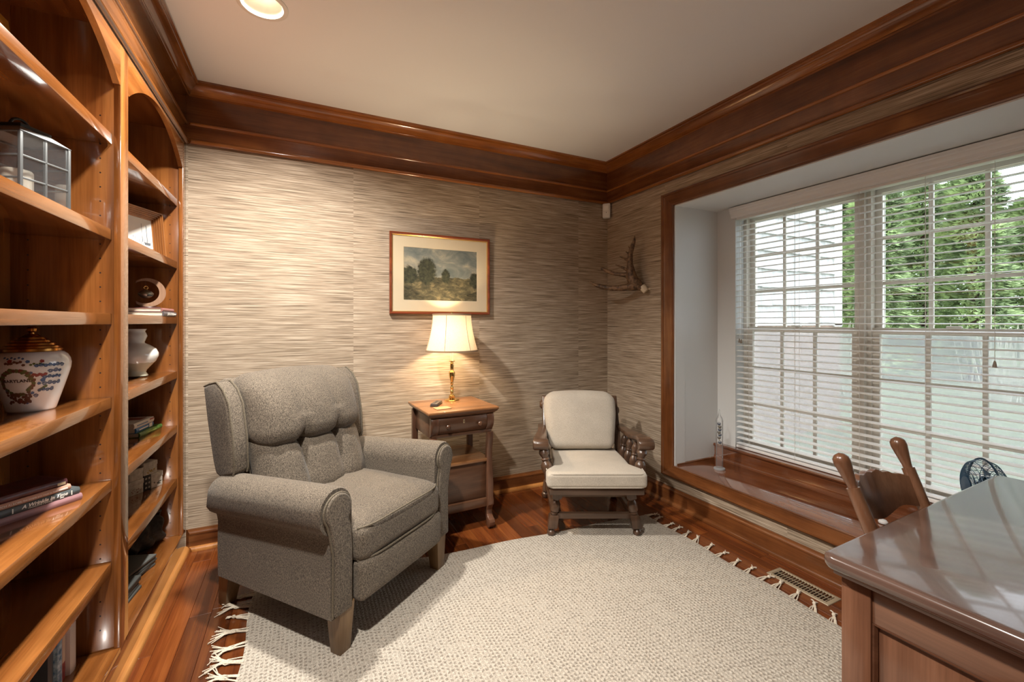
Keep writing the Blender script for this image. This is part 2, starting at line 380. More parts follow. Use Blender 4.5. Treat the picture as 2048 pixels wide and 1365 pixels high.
struct(BX('wall_rear', grass_b, None, XL-.3, XR+.1, YR-.1, YR, 0, H, 0), 'grasscloth wall behind the camera')
# baseboards
bp = [(0,0),(.016,0),(.016,.092),(.020,.096),(.020,.104),(.012,.114),(.010,.122),(0,.122)]
sp = [(0,0),(.034,0),(.034,.008),(.030,.018),(.022,.024),(.012,.026),(0,.026)]
for nm, A, B_, N, mat in (('baseboard_back', (XL,YB), (XR,YB), (0,-1), friz_x), ('baseboard_right', (XR,YB), (XR,YR), (-1,0), friz_y)):
    o = MB().wallrun(bp, A, B_, N).build(nm, mat); struct(o, 'cherry baseboard along the ' + nm.split('_')[1] + ' wall')
    MB().wallrun(sp, A, B_, N).build('shoe_moulding', shoe_m if nm.endswith('back') else friz_y, o)
# frieze, beads and crown round the room
crown = [(0,2.622),(.018,2.622),(.020,2.630),(.026,2.632),(.030,2.645),(.042,2.664),(.056,2.674),(.060,2.676),(.062,2.684),(.072,2.688),(.072,H),(0,H)]
def bead(z, r, p0): return [(p0-.004, z-r)] + [(p0 + r*.9*math.sin(a), z - r*math.cos(a)) for a in [PI*k/8 for k in range(9)]] + [(p0-.004, z+r)]
fprof = [(0,2.352),(.018,2.352),(.018,2.66),(0,2.66)]
runs = [('back', (XL,YB), (XR,YB), (0,-1), friz_x, .018), ('right', (XR,YB), (XR,YR), (-1,0), friz_y, .018), ('left', (XL,YR), (XL,YB), (1,0), wood_y, .006), ('rear', (XR,YR), (XL,YR), (0,1), friz_x, .018)]
for i, (nm, A, B_, N, mat, p0) in enumerate(runs):
    e = empty('trim_%d' % (i+1)); struct(e, 'cherry frieze and crown moulding on the %s wall' % nm)
    MB().wallrun([(p if p < .01 else p0, z) for p, z in fprof], A, B_, N, .0, .0).build('frieze_board', mat, e, .001)
    cm = crn_x if nm in ('back', 'rear') else (crn_y if nm == 'right' else wood_y)
    MB().wallrun(bead(2.362, .013, p0), A, B_, N).build('bead', cm, e)
    MB().wallrun(bead(2.464, .010, p0), A, B_, N).build('bead', cm, e)
    MB().wallrun(crown, A, B_, N).build('crown', cm, e, smooth=25)
# casing round the recess
cs = empty('trim_5'); struct(cs, 'moulded cherry casing framing the window recess')
pc = [(0,0),(0,.026),(.008,.030),(.018,.028),(.022,.022),(.030,.020),(.040,.018),(.086,.014),(.092,.012),(.098,.014),(.104,.010),(.105,0)]
CY0, CY1, CZ0, CZ1 = RY0-.105, RY1+.105, RZ0-.082, RZ1+.095
for k in range(4):
    n = len(pc); co4 = [(CY0,1,CZ0,1),(CY1,-1,CZ0,1),(CY1,-1,CZ1,-1),(CY0,1,CZ1,-1)]
    zf = lambda kk, a: a*(.082/.105) if kk < 2 else a*(.095/.105)
    vs = []
    for kk in (k, (k+1) % 4):
        cy, sy, cz, sz = co4[kk]; vs += [(XR-b, cy+sy*a, cz+sz*zf(kk,a)) for a, b in pc]
    MB().add(vs, [(i,(i+1)%n,n+(i+1)%n,n+i) for i in range(n)]).build('casing_board', friz_y if k % 2 == 0 else friz_z, cs)
# window seat and ledge
ws = empty('trim_6'); struct(ws, 'glossy cherry window seat board with raised back ledge')
seat_m = wood('window_seat_wood', C(92,50,28), C(120,70,42), C(140,88,56), 'Y', .12, .9, .8)
BX('seat_board', seat_m, ws, XR-.004, RD, RY0, RY1, RZ0-.03, RZ0, .002)
led = [(0,0),(.046,0),(.046,.012),(.040,.018),(.040,.026),(.034,.030),(.034,.092),(.046,.098),(.048,.108),(.044,.117),(-.13,.117),(-.13,0)]
MB().wallrun([(p, RZ0+z) for p, z in led], (RD,RY0), (RD,RY1), (-1,0), 0, 0).build('ledge', seat_m, ws)
MB().wallrun([(0,RZ0),(.010,RZ0),(.009,RZ0+.010),(.004,RZ0+.014),(0,RZ0+.014)], (XR+.02,RY1), (RD,RY1), (0,-1), 0, 0).build('quarter_round', friz_x, ws)

# ------------------------------------------------------------------ windows
def window(name, y0, y1, label):
    e = empty(name); struct(e, label)
    z0, z1, zm = WZ0, WZ1, 1.268
    X0 = 2.985
    MB().frame([(0,0),(0,.085),(.024,.085),(.024,0)], y0, y1, z0, z1, lambda a,b,c: (X0+c-.01, a, b)).build('window_frame', vinyl, e, .002)
    for nm, a0, a1, xx in (('upper_sash', zm-.018, z1-.024, X0+.035), ('lower_sash', z0+.024, zm+.02, X0+.005)):
        sash = MB().frame([(0,0),(0,.028),(.034,.028),(.034,0)], y0+.024, y1-.024, a0, a1, lambda a,b,c: (xx+c, a, b)).build(nm, vinyl, e, .002)
        g0, g1, h0, h1 = y0+.058, y1-.058, a0+.034, a1-.034
        for k in (1, 2):
            yy = g0+(g1-g0)*k/3; zz = h0+(h1-h0)*k/3
            BX('muntin', vinyl, sash, xx+.004, xx+.022, yy-.010, yy+.010, h0, h1, .003)
            BX('muntin', vinyl, sash, xx+.005, xx+.021, g0, g1, zz-.010, zz+.010, .003)
        for a in range(3):
            for b in range(3):
                BX('pane', pane_m, sash, xx+.012, xx+.015, g0+(g1-g0)*a/3+.009, g0+(g1-g0)*(a+1)/3-.009, h0+(h1-h0)*b/3+.009, h0+(h1-h0)*(b+1)/3-.009, 0)
    lk = MB().box(X0-.012, X0+.006, (y0+y1)/2-.03, (y0+y1)/2+.03, zm+.02, zm+.032).build('sash_lock', vinyl, e, .004)
    MB().box(X0+.078, X0+.080, y0+.02, y1-.02, z0+.02, zm).build('insect_screen', screen_m, e)
MUL = 1.40
window('window_1', MUL+.012, WY1, 'double-hung window with cream grid beside the white shingled wing')
window('window_2', WY0, MUL-.012, 'double-hung window with cream grid facing the evergreen trees')
struct(BX('trim_7', vinyl, None, 2.955, 3.07, MUL-.014, MUL+.014, WZ0, WZ1, .003), 'cream mullion between the two windows')

# ------------------------------------------------------------------ venetian blind
vb = empty('venetian_blind', (2.912, (WY0+WY1)/2, WZ0)); tag(vb, 'white wood-slat venetian blind hanging open across the recess windows', 'blind')
bl = (WY1-WY0)-.012; hb = bl/2
sl = MB(); prof = [(-.025,0),(-.012,.0022),(0,.003),(.012,.0022),(.025,0),(.025,-.0026),(.012,-.0004),(0,.0004),(-.012,-.0004),(-.025,-.0026)]
sl.prism(prof, lambda p,q,a: (p, a, q), -hb, hb)
me = None; ns = 41; ztop = 1.665; pitch = (ztop-.028)/ns
for k in range(ns):
    if me is None: o = sl.build('slat', blind_m, vb); me = o.data
    else: o = obj('slat', me, vb)
    o.location = (0, 0, .034 + k*pitch); o.rotation_euler = (0, R(-3 + random.uniform(-.6,.6)), 0)
BX('bottom_rail', blind_m, vb, -.026, .026, -hb, hb, .003, .022, .003)
BX('head_rail', blind_m, vb, -.028, .028, -hb, hb, ztop+.006, ztop+.055, .002)
vp = [(.0,0),(.010,0),(.012,.010),(.016,.014),(.018,.030),(.026,.040),(.028,.052),(.034,.058),(.036,.076),(.0,.076)]
vz = 2.082-WZ0
m = MB().wallrun([(p, vz+z) for p, z in vp], (-.038, -hb-.05), (-.038, hb+.026), (-1,0), 0, 0)
m.build('valance', val_m, vb, smooth=30)
BX('valance_return', val_m, vb, -.040, -.027, hb+.012, hb+.024, vz, vz+.074, .002)
for yy in (hb-.10, hb-.42, -.02, hb-1.08, -hb+.10):
    for dx in (-.026, .026): MB().tube([(dx, yy, .01), (dx, yy, ztop+.01)], .0009, 5).build('ladder_cord', cord_m, vb)
    MB().tube([(0.0, yy+.012, .01), (0, yy+.012, ztop+.01)], .0009, 5).build('lift_cord', cord_m, vb)
brn = plain('cord_tassel_taupe', C(150,140,128), .6)
for yy, z0 in ((hb-.03, .80), (hb-.045, .795), (-hb+.20, .74)):
    MB().tube([(-.032, yy, z0), (-.030, yy, ztop)], .0011, 5).build('pull_cord', cord_m, vb)
    MB().lathe([(.002,.03),(.004,.026),(.008,.004),(.0075,0),(.002,0)], 10, (-.032, yy, z0-.028)).build('tassel', brn, vb)

# ------------------------------------------------------------------ outside
gz = -.35
tag(BX('lawn', lawn_m, None, 3.08, 70, -45, 60, gz-.1, gz, 0), 'mown green lawn outside the windows', 'lawn', None, 'stuff')
hw = empty('house_wing', (3.1, 4.0, gz)); tag(hw, 'white shingled house wing with corner board outside the window', 'building')
BX('wall', side_m, hw, 0.0, 4.69, .03, 2.0, 0, 4.6, 0)
BX('brick_base', brick_o, hw, 0, 4.70, 0, .04, 0, 1.62, 0)
BX('water_table', cornerb, hw, 0, 4.72, -.03, .04, 1.62, 1.66, .004)
BX('corner_board', cornerb, hw, 4.50, 4.71, -.03, .05, 1.60, 4.6, .004)
rnd = random.Random(5)
for c_ in range(11):
    xx = 0.0; zz = 1.66+c_*.255
    while xx < 4.5:
        wd = min(rnd.uniform(.16, .34), 4.5-xx)
        zz2 = zz + rnd.uniform(-.006, .006)
        MB().add([(xx+.0008,-.036,zz2),(xx+wd-.0008,-.036,zz2),(xx+wd-.0008,.0,zz2+.27),(xx+.0008,.0,zz2+.27),(xx+.0008,.03,zz2),(xx+wd-.0008,.03,zz2),(xx+wd-.0008,.03,zz2+.27),(xx+.0008,.03,zz2+.27)],
                 [(0,1,2,3),(4,7,6,5),(0,4,5,1),(1,5,6,2),(2,6,7,3),(3,7,4,0)]).build('shingle', side_m, hw, smooth=0)
        xx += wd
def evergreen(px, Dt, hgt, rad, mat, label, seed, n=9000):
    d = ray(px, HZ); p = (d.x*Dt, d.y*Dt, gz); rg = random.Random(seed)
    e = empty('evergreen_tree', p); tag(e, label, 'tree', 'evergreen trees beyond the lawn')
    MB().tube([(0,0,0),(0,0,hgt*.9)], [.16,.03], 8).build('trunk', bark_m, e)
    m = MB()
    for k in range(n):
        zt = rg.random()**.8; z = .25 + zt*(hgt-.25)
        r0 = rad*(1-zt)**.38*(.78+.22*math.sin(zt*34+rg.random()))+.05
        a = rg.random()*2*PI; lob = .85+.12*math.sin(a*5+zt*9)+.08*math.sin(a*11+zt*23)
        rr = r0*lob*(.55+.45*rg.random()**.4)
        c = Vector((rr*math.cos(a), rr*math.sin(a), z))
        out = Vector((math.cos(a), math.sin(a), rg.uniform(-.5,.5))); side = Vector((-math.sin(a), math.cos(a), rg.uniform(-.4,.4)))
        L = rg.uniform(.14,.34); W = rg.uniform(.04,.10)
        m.add([c-side*W, c+out*L*.4-Vector((0,0,W*.6)), c+out*L, c+side*W+out*L*.3], [(0,1,2,3)])
    m.build('foliage', mat, e, smooth=0)
EV = [(1668,17.0,6.6,1.0,leafA,'bright evergreen tree beside the corner of the shingled wing'), (1752,13.0,6.6,.95,leafA,'full evergreen tree beyond the lawn, next to the wing-side tree'),
      (1846,15.8,7.6,.95,leafA,'broad evergreen tree in the middle of the row beyond the lawn'), (1950,12.6,6.9,.95,leafA,'tall pale green evergreen tree beyond the lawn'),
      (2062,15.2,6.0,.95,leafA,'shorter evergreen at the end of the row beyond the lawn'), (1712,23.0,8.6,1.6,leafA,'evergreen standing behind the row near the wing'),
      (1800,19.5,8.2,1.6,leafA,'evergreen behind the gap next to the full evergreen'), (1900,22.5,8.8,1.6,leafA,'evergreen standing behind the middle of the row'), (2005,18.4,6.4,1.6,leafA,'low evergreen standing behind the end of the row')]
for i, a in enumerate(EV): evergreen(*a, 40+i)
rg = random.Random(9); m = MB(); d = ray(1700, HZ)
for k in range(260):
    q = rg.random(); t_ = 9.2; u_ = rg.choice((rg.uniform(1685,1712), rg.uniform(1975,2050))); dd = ray(u_, HZ); b0 = Vector((dd.x*t_+rg.uniform(-.3,.3), dd.y*t_+rg.uniform(-.3,.3), gz))
    tip = b0 + Vector((rg.uniform(-.3,.3), rg.uniform(-.3,.3), rg.uniform(.9,1.7))); sd = Vector((.005,-.005,0))
    m.add([b0-sd, b0+sd, tip+sd*.4, tip-sd*.4], [(0,1,2,3)])
tag(m.build('tall_grass', speck('pale_seed_grass', C(150,148,120), C(206,202,184), 5, .9, 0), None, smooth=0), 'pale tall ornamental grass in front of the evergreens', 'grass', None, 'stuff')

# ------------------------------------------------------------------ bookcase
bc = empty('bookcase', (0,0,0)); tag(bc, 'built-in cherry bookcase with arched bays along the left wall', 'bookcase')
bays = [(2.148, 3.015), (1.21, 2.07), (.27, 1.13)]
stiles = [(3.015, YB), (2.07, 2.148), (1.13, 1.21), (.19, .27)]
FRX = XL-.020
BX('back_panel', wood_z, bc, BK-.012, BK, .19, YB, 0, 2.66, 0)
for y0, y1 in stiles:
    BX('stile', wood_z, bc, FRX, XL, y0, y1, .125, 2.40, .0015)
    BX('side_panel', wood_z, bc, BK, FRX, y0+.008 if y0 > 3 else y0+.008, y1-.008 if y1 < YB-.01 else y1, .04, 2.40, .0005)
BX('base_rail', wood_y, bc, FRX, XL-.004, .19, YB, 0, .118, .001)
MB().wallrun([(p-.0, z) for p, z in sp], (XL-.012,.19), (XL-.012,YB), (1,0), 0, 0).build('shoe_moulding', shoe_m, bc)
BX('top_panel', wood_y, bc, BK, FRX, .19, YB, 2.40, 2.42, 0)
SHZ = [.443, .743, 1.046, 1.352, 1.660, 2.010]
for y0, y1 in bays:
    ya, yb = y0+.0, y1-.0
    # arched top rail
    hwid = (y1-y0)/2 - .010; rise = .14; Rr = (hwid**2+rise**2)/(2*rise); cy = (y0+y1)/2; n = 24
    zs = 2.19; arc = []
    for k in range(n+1):
        q = -hwid + 2*hwid*k/n; arc.append((cy+q, zs + rise - (Rr - math.sqrt(Rr*Rr-q*q))))
    m = MB(); N_ = n+1; vs = []
    top = 2.40
    pts = [(y0, zs)] + arc + [(y1, zs)]
    K = len(pts)
    for X_ in (XL-.0005, FRX): vs += [(X_, p[0], p[1]) for p in pts] + [(X_, p[0], top) for p in pts]
    fs = []
    for k in range(K-1):
        fs += [(k, k+1, K+k+1, K+k), (2*K+k, 3*K+k, 3*K+k+1, 2*K+k+1), (k, 2*K+k, 2*K+k+1, k+1), (K+k, K+k+1, 3*K+k+1, 3*K+k)]
    m.add(vs, fs).build('arch_rail', wood_y, bc, smooth=25)
    for z in SHZ:
        s1 = BX('shelf', wood_y, bc, BK, XL-.027, y0-.006, y1+.006, z-.040, z, .0025)
    BX('deck', wood_y, bc, BK, XL-.002, y0-.006, y1+.006, .105, .125, .002)
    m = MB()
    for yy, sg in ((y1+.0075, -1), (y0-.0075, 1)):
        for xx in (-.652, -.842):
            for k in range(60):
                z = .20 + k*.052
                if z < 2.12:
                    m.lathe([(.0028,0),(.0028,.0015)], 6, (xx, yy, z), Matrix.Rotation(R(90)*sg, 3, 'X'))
    o = m.build('shelf_pin_holes', dark_hole, bc, smooth=0); o['kind'] = 'stuff'  # solid dark discs, painted for the shade inside the pin holes

# ------------------------------------------------------------------ can lights
def can(i, x, y):
    e = empty('recessed_light', (x, y, H)); tag(e, 'white recessed ceiling light by the bookcase, near the recliner' if i == 0 else 'white recessed ceiling light by the bookcase bay nearest the desk side', 'ceiling light', 'ceiling lights')
    MB().lathe([(.101,0),(.101,-.003),(.096,-.005),(.082,-.004),(.079,.0),(.079,.004)], 40, caps=False).build('trim_ring', plast, e)
    MB().lathe([(.079,.0),(.070,.035),(.058,.055),(.056,.13)], 40, caps=False).build('reflector', plain('can_reflector_%d' % i, C(236,228,212), .45), e)
    MB().lathe([(.0,.082),(.030,.080),(.045,.088),(.054,.105)], 24, caps=False).build('bulb' if i == 0 else 'bulb_offscreen', bulb_m, e)
    MB().lathe([(.112,.0015),(.112,.155),(0,.155)], 24, caps=False).build('housing', plain('can_housing_%d' % i, C(120,120,120), .6), e)
    ln = 'can_light' if i == 0 else 'can_light_offscreen'; l = bpy.data.lights.new(ln, 'SPOT'); l.energy = CAN_W; l.color = CAN_COL; l.spot_size = R(150); l.spot_blend = .9; l.shadow_soft_size = .05
    o = bpy.data.objects.new(ln, l); COL.objects.link(o); o.location = (0, 0, -.004); o.parent = e
for i, (x, y) in enumerate(CANS): can(i, x, y)
# ------------------------------------------------------------------ rug
LF, RF, LN, RN = (-.20,2.47), (2.125,2.285), (-.235,.72), (2.10,.72)
RT_ = .011
rug = empty('area_rug', (.95, 1.55, 0)); tag(rug, 'cream flat-woven rug with brown flecks and knotted tassel ends on the wood floor', 'rug')
nx, ny = 96, 72; m = MB(); vs = []; fs = []; rr_ = random.Random(2)
def rugp(a, b):
    L_ = Vector(LN).lerp(Vector(LF), b); R_ = Vector(RN).lerp(Vector(RF), b); p = L_.lerp(R_, a)
    wx = .008*math.sin(b*19)*(1 if a in (0, 1) else 0); wy = .006*math.sin(a*23+1)*(1 if b in (0, 1) else 0)
    return Vector((p.x+wx-.95, p.y+wy-1.55))
for lay in (0, 1):
    for j in range(ny+1):
        for i in range(nx+1):
            a, b = i/nx, j/ny; p = rugp(a, b)
            edge = min(min(a, 1-a)*nx, min(b, 1-b)*ny, 1)
            z = (RT_*(.55+.45*edge) + (.0005*math.sin(i*1.9)*math.sin(j*2.1) if edge >= 1 else 0)) if lay else .0006
            vs.append((p.x, p.y, z))
N_ = (nx+1)*(ny+1); I_ = lambda i, j: j*(nx+1)+i
for j in range(ny):
    for i in range(nx):
        fs.append((N_+I_(i,j), N_+I_(i+1,j), N_+I_(i+1,j+1), N_+I_(i,j+1))); fs.append((I_(i,j), I_(i,j+1), I_(i+1,j+1), I_(i+1,j)))
for i in range(nx): fs += [(I_(i,0),I_(i+1,0),N_+I_(i+1,0),N_+I_(i,0)), (I_(i+1,ny),I_(i,ny),N_+I_(i,ny),N_+I_(i+1,ny))]
for j in range(ny): fs += [(I_(0,j+1),I_(0,j),N_+I_(0,j),N_+I_(0,j+1)), (I_(nx,j),I_(nx,j+1),N_+I_(nx,j+1),N_+I_(nx,j))]
m.add(vs, fs).build('weave', rug_m, rug)
def tassel_mesh(seed, L, messy):
    rg = random.Random(seed); m = MB()
    for k in range(6):
        y0 = rg.uniform(-.02,.02); mid = (L*.45, y0*.3+rg.uniform(-.004,.004)*(1+messy*2), .006+rg.uniform(0,.004))
        m.tube([(-.012,y0,.006), (L*.2,y0*.7,.008), mid, (L*.66,rg.uniform(-.003,.003),.007)], .0024, 5)
    if not messy: m.lathe([(0,-.008),(.006,-.006),(.0085,0),(.006,.006),(0,.008)], 8, (L*.68,0,.008))
    for k in range(9 + 4*messy):
        a = rg.uniform(-.6,.6)*(1+messy*.5); e = L*rg.uniform(.86,1.05)
        s0 = L*(.66 if not messy else .35)
        m.tube([(s0,rg.uniform(-.004,.004),.007), ((s0+e)/2,(e-s0)/2*math.sin(a)*.6,.010), (e,(e-s0)*math.sin(a),.004+rg.uniform(0,.006))], .0019, 5)
    return m
tm = [tassel_mesh(i, .085 if i < 3 else .12, 0 if i < 3 else 1) for i in range(6)]; tmesh = []
for side in (1, 0):
    k = 0; b = .985
    while b > .02:
        i = rr_.randrange(3) + (0 if side or rr_.random() < .3 else 3)
        p = rugp(side, b)
        o = tm[i].build('tassel', yarn, rug) if not any(q[0] == i for q in tmesh) else obj('tassel', next(q[1] for q in tmesh if q[0] == i), rug)
        if not any(q[0] == i for q in tmesh): tmesh.append((i, o.data))
        o.location = (p.x, p.y, 0); o.rotation_euler = (0, 0, (0 if side else PI) + rr_.uniform(-.35,.35) + (.15 if side else -.25))
        b -= rr_.uniform(.044,.058)

# ------------------------------------------------------------------ recliner
rc = empty('recliner', (.178, 2.354, 0), R(38.6)); tag(rc, 'grey-brown tweed push-back recliner with wings and rolled arms', 'armchair')
def taper_leg(x, y, ox, oy):
    m = MB(); a, b = .039, .026
    m.add([(x-b+ox,y-b+oy,.004),(x+b+ox,y-b+oy,.004),(x+b+ox,y+b+oy,.004),(x-b+ox,y+b+oy,.004),(x-a,y-a,.20),(x+a,y-a,.20),(x+a,y+a,.20),(x-a,y+a,.20)],
          [(0,3,2,1),(4,5,6,7),(0,1,5,4),(1,2,6,5),(2,3,7,6),(3,0,4,7)]); return m.build('leg', leg_m, rc, .002)
for sx in (-1, 1):
    taper_leg(sx*.325, -.355, sx*.004, -.006); taper_leg(sx*.325, .335, sx*.004, .03)
BX('seat_base', fab, rc, -.29, .29, -.33, .33, .17, .36, .01)
def arm(sx):
    # arm section (x outward, z) lofted along y with a sloping roll
    a = empty  # noqa
    def sect(y, k=1.0, zo=0):
        zc = .592 - .045*(y+.38)/.72 + zo; pts = []
        pts.append((.285, .175)); pts.append((.285, zc-.03))
        for q in range(0, 13):
            t = R(-10 + 190*q/12) ; pts.append((.365 - .0 + .083*k*math.cos(PI-t), zc + .083*k*math.sin(t)))
        pts += [(.440, zc-.05), (.425, zc-.075), (.396, zc-.098), (.390, zc-.13), (.392, .30), (.390, .165), (.335, .160)]
        return [(sx*p, y, z) for p, z in pts]
    ys = [-.375,-.365,-.34,-.2,0,.2,.31,.335]; ks = [.93,.985,1,1,1,1,.97,.85]
    m = MB(); rows = [sect(y, k) for y, k in zip(ys, ks)]; n = len(rows[0]); vs = sum(rows, [])
    fs = [(i*n+j, i*n+(j+1)%n, (i+1)*n+(j+1)%n, (i+1)*n+j) for i in range(len(ys)-1) for j in range(n)] + [tuple(range(n)), tuple((len(ys)-1)*n+j for j in range(n))]
    ao = m.add(vs, fs).build('arm', fab, rc, smooth=50)
    # front facing panel with keyhole outline and piping
    ol = []; zc = .588
    for q in range(0, 17): t = R(-40 + 260*q/16); ol.append((.366 + .062*math.cos(PI-t), zc + .066*math.sin(t)))
    ol += [(.402, zc-.085), (.388, zc-.15), (.384, .42), (.386, .178), (.300, .178), (.300, .42), (.306, .50)]
    m = MB().prism([(sx*p, z) for p, z in ol], lambda p,q,a: (p, a, q), -.37, -.398)
    m.build('arm_front_panel', fab, ao, .008, smooth=50, segs=3)
    big = [(.366 + (p-.366)*1.07 if z > .45 else p + (.004 if p > .35 else -.004), z) for p, z in ol]
    MB().tube([(sx*p, -.384, z) for p, z in big + big[:1]], .0048, 6).build('piping', pipe_m, ao)
for sx in (-1, 1): arm(sx)
def seatf(x, y, z):
    if z > 0:
        z += .028*(1-(x/.29)**2)*(1-(y/.34)**2) - .010*math.exp(-((x)/.03)**2)*(.5+.5*(y > 0)) + .004*math.sin(y*26)*(1-abs(x)/.3)
    if y < -.25: z -= .010*((-.25-y)/.1)
    return (x, y, z)
sc_ = MB().rbox((.575,.66,.165), .052, 22, seatf, (0,-.095,.415)).build('seat_cushion', fab, rc, smooth=60)
def ring(xs, y, z, rad=.034, hx=.28): return None
m = MB(); pts = []
for q in range(33):
    t = q/32; x = -.272+.544*t; pts.append((x, -.426 + .012*abs(2*t-1)**6*3, .476 + .006*(1-(2*t-1)**2)))
m.tube(pts, .005, 6).build('piping', pipe_m, sc_)
m = MB(); m.tube([(p[0], p[1]-.001, .345) for p in pts], .0045, 6).build('piping', pipe_m, sc_)
def footf(x, y, z): return (x, y - .012*(1-(z/.1)**2)*(1-(x/.3)**4), z)
MB().rbox((.565,.07,.165), .026, 14, footf, (0,-.392,.262)).build('footrest_panel', fab, rc, smooth=60)
# back: shell, lumbar roll with three pleats, big pillow top
LEAN = .30
def leanp(x, y, z, y0): return (x, y + (z-.48)*LEAN + y0, z)
BX_ = MB().rbox((.64,.085,.60), .035, 10, lambda x,y,z: leanp(x, y, z+.745, .275))
bk = BX_.build('back_shell', fab, rc, smooth=60)
def lumbf(x, y, z):
    u = x/.29; w_ = z/.17
    puff = (.060*(1-u**4)*(1-w_**4)) + .014*abs(math.cos(PI*(x/.21)))
    cre = -.050*sum(math.exp(-((x-c)/.020)**2) for c in (-.105,.105))*(.45+.55*max(0,w_+.4))
    side = -.010*math.exp(-((abs(x)-.24)/.02)**2)
    tk = -.02*math.exp(-((w_-.9)/.2)**2)
    if y < 0: y -= puff + cre + side + tk
    return leanp(x, y, z+.615, .165)
MB().rbox((.60,.14,.36), .06, 30, lumbf).build('lumbar_cushion', fab, rc, smooth=70)
def topf(x, y, z):
    u = x/.31; w_ = z/.155
    puff = .078*(1-u**4)*(1-((w_+.30)**2)*.55)
    cre = -.036*sum(math.exp(-((x-c)/.020)**2) for c in (-.105,.105))*max(0, -w_)**1.0
    cre += -.018*sum(math.exp(-((x-c)/.026)**2) for c in (-.105,.105))*(1 if w_ > -.2 else 0)*(1-max(0,w_)*.5)
    fold = -.014*sum(math.exp(-((x-sg_*(.235-.05*w_+.03*k_))/.010)**2) for sg_ in (-1,1) for k_ in (0,1))*max(0,w_)
    if y < 0: y -= puff + cre + fold
    z2 = z + .020*(1-u**2)*(1 if w_ > 0 else 0)*w_ - .016*(w_ < 0)*(-w_)*(1-sum(math.exp(-((x-c)/.03)**2) for c in (-.105,.105)))
    if w_ > .2: y += .05*(w_-.2)**2
    return leanp(x, y, z2+.905, .155)
tc = MB().rbox((.625,.17,.31), .075, 32, topf).build('headrest_cushion', fab, rc, smooth=70)
bt = MB()
for c_ in (-.105, .105): bt.lathe([(0,-.006),(.010,-.004),(.013,0),(.010,.004),(0,.006)], 12, leanp(c_, -.075, .752, .165), Matrix.Rotation(R(90),3,'X'))
bt.build('tuft_buttons', fab, tc)
for sx in (-1, 1):
    # wing: outline in (y, z), thickness in x
    ol = [(.215,.635),(.205,.66),(.215,.80),(.245,.95),(.285,1.01),(.335,1.045),(.385,1.035),(.43,1.02),(.40,.86),(.355,.68),(.335,.625),(.30,.612)]
    def wf(p, q, a): return (sx*a, p+.02, q)
    wg = MB().prism(ol, wf, .315, .392).build('wing', fab, rc, .016, smooth=55, segs=3)
    for a in (.322, .385):
        MB().tube([(sx*a, p+.020-.002, q) for p, q in ol[:8]], .0048, 6).build('piping', pipe_m, wg)

# ------------------------------------------------------------------ side table
st = empty('side_table', (.905, 2.775, 0), R(2.5)); tag(st, 'antique walnut side table with one drawer and scroll feet against the grasscloth wall', 'table')
TZ = .78
tp = [(0,TZ-.026),(.0,TZ)]
m = MB()
m.box(-.235,.235,-.235,.215,TZ-.016,TZ); m.build('table_top', waltop, st, .005, segs=3)
m = MB(); o_ = [(-.232,TZ-.016),(-.226,TZ-.026),(-.214,TZ-.036),(-.206,TZ-.040)]
lv = [(.231,.231,.212,TZ-.016),(.224,.226,.208,TZ-.026),(.212,.214,.200,TZ-.036),(.206,.206,.198,TZ-.042)]
vs = []
for hx, yf, yb, z in lv: vs += [(-hx,-yf,z),(hx,-yf,z),(hx,yb,z),(-hx,yb,z)]
fs = [(k*4+i, k*4+(i+1)%4, (k+1)*4+(i+1)%4, (k+1)*4+i) for k in range(3) for i in range(4)]
m.add(vs, fs + [(12,13,14,15)]).build('cove_moulding', wal_x, st, smooth=50)
BX('apron_side', wal_x, st, -.200, -.185, -.165, .19, .61, TZ-.04, .001); BX('apron_side', wal_x, st, .185, .200, -.165, .19, .61, TZ-.04, .001)
BX('apron_back', wal_x, st, -.19, .19, .175, .19, .61, TZ-.04, .001)
ogee = [(-.165,TZ-.042),(-.205,TZ-.044),(-.212,TZ-.058),(-.213,TZ-.085),(-.207,TZ-.115),(-.190,TZ-.140),(-.180,TZ-.148),(-.165,TZ-.148)]
dr = MB().prism(ogee, lambda p,q,a: (a, p, q), -.158, .158).build('drawer', wal_x, st, .0015, smooth=40)
for sx in (-1, 1): MB().prism(ogee[:-2] + [(-.184,TZ-.15),(-.165,TZ-.165)], lambda p,q,a: (a, p-.004, q), sx*.160, sx*.206).build('corner_block', wal_z, st, .0015, smooth=40)
BX('drawer_rail', wal_x, st, -.20, .20, -.188, -.16, TZ-.168, TZ-.148, .003)
for sx in (-1, 1): MB().lathe([(0.006,0),(.006,.006),(.013,.012),(.015,.019),(.011,.024),(0,.026)], 16, (sx*.105,-.208,TZ-.098), Matrix.Rotation(R(90),3,'X')).build('knob', wal_x, dr)
MB().box(-.006,.006,-.2155,-.212,TZ-.084,TZ-.062).build('escutcheon', plain('escutcheon_brass', C(186,170,140), .3, .8), dr, .001)
MB().box(-.0016,.0016,-.2162,-.2150,TZ-.080,TZ-.069).build('keyhole', dark_hole, dr)  # dark block painted for the shade inside the keyhole
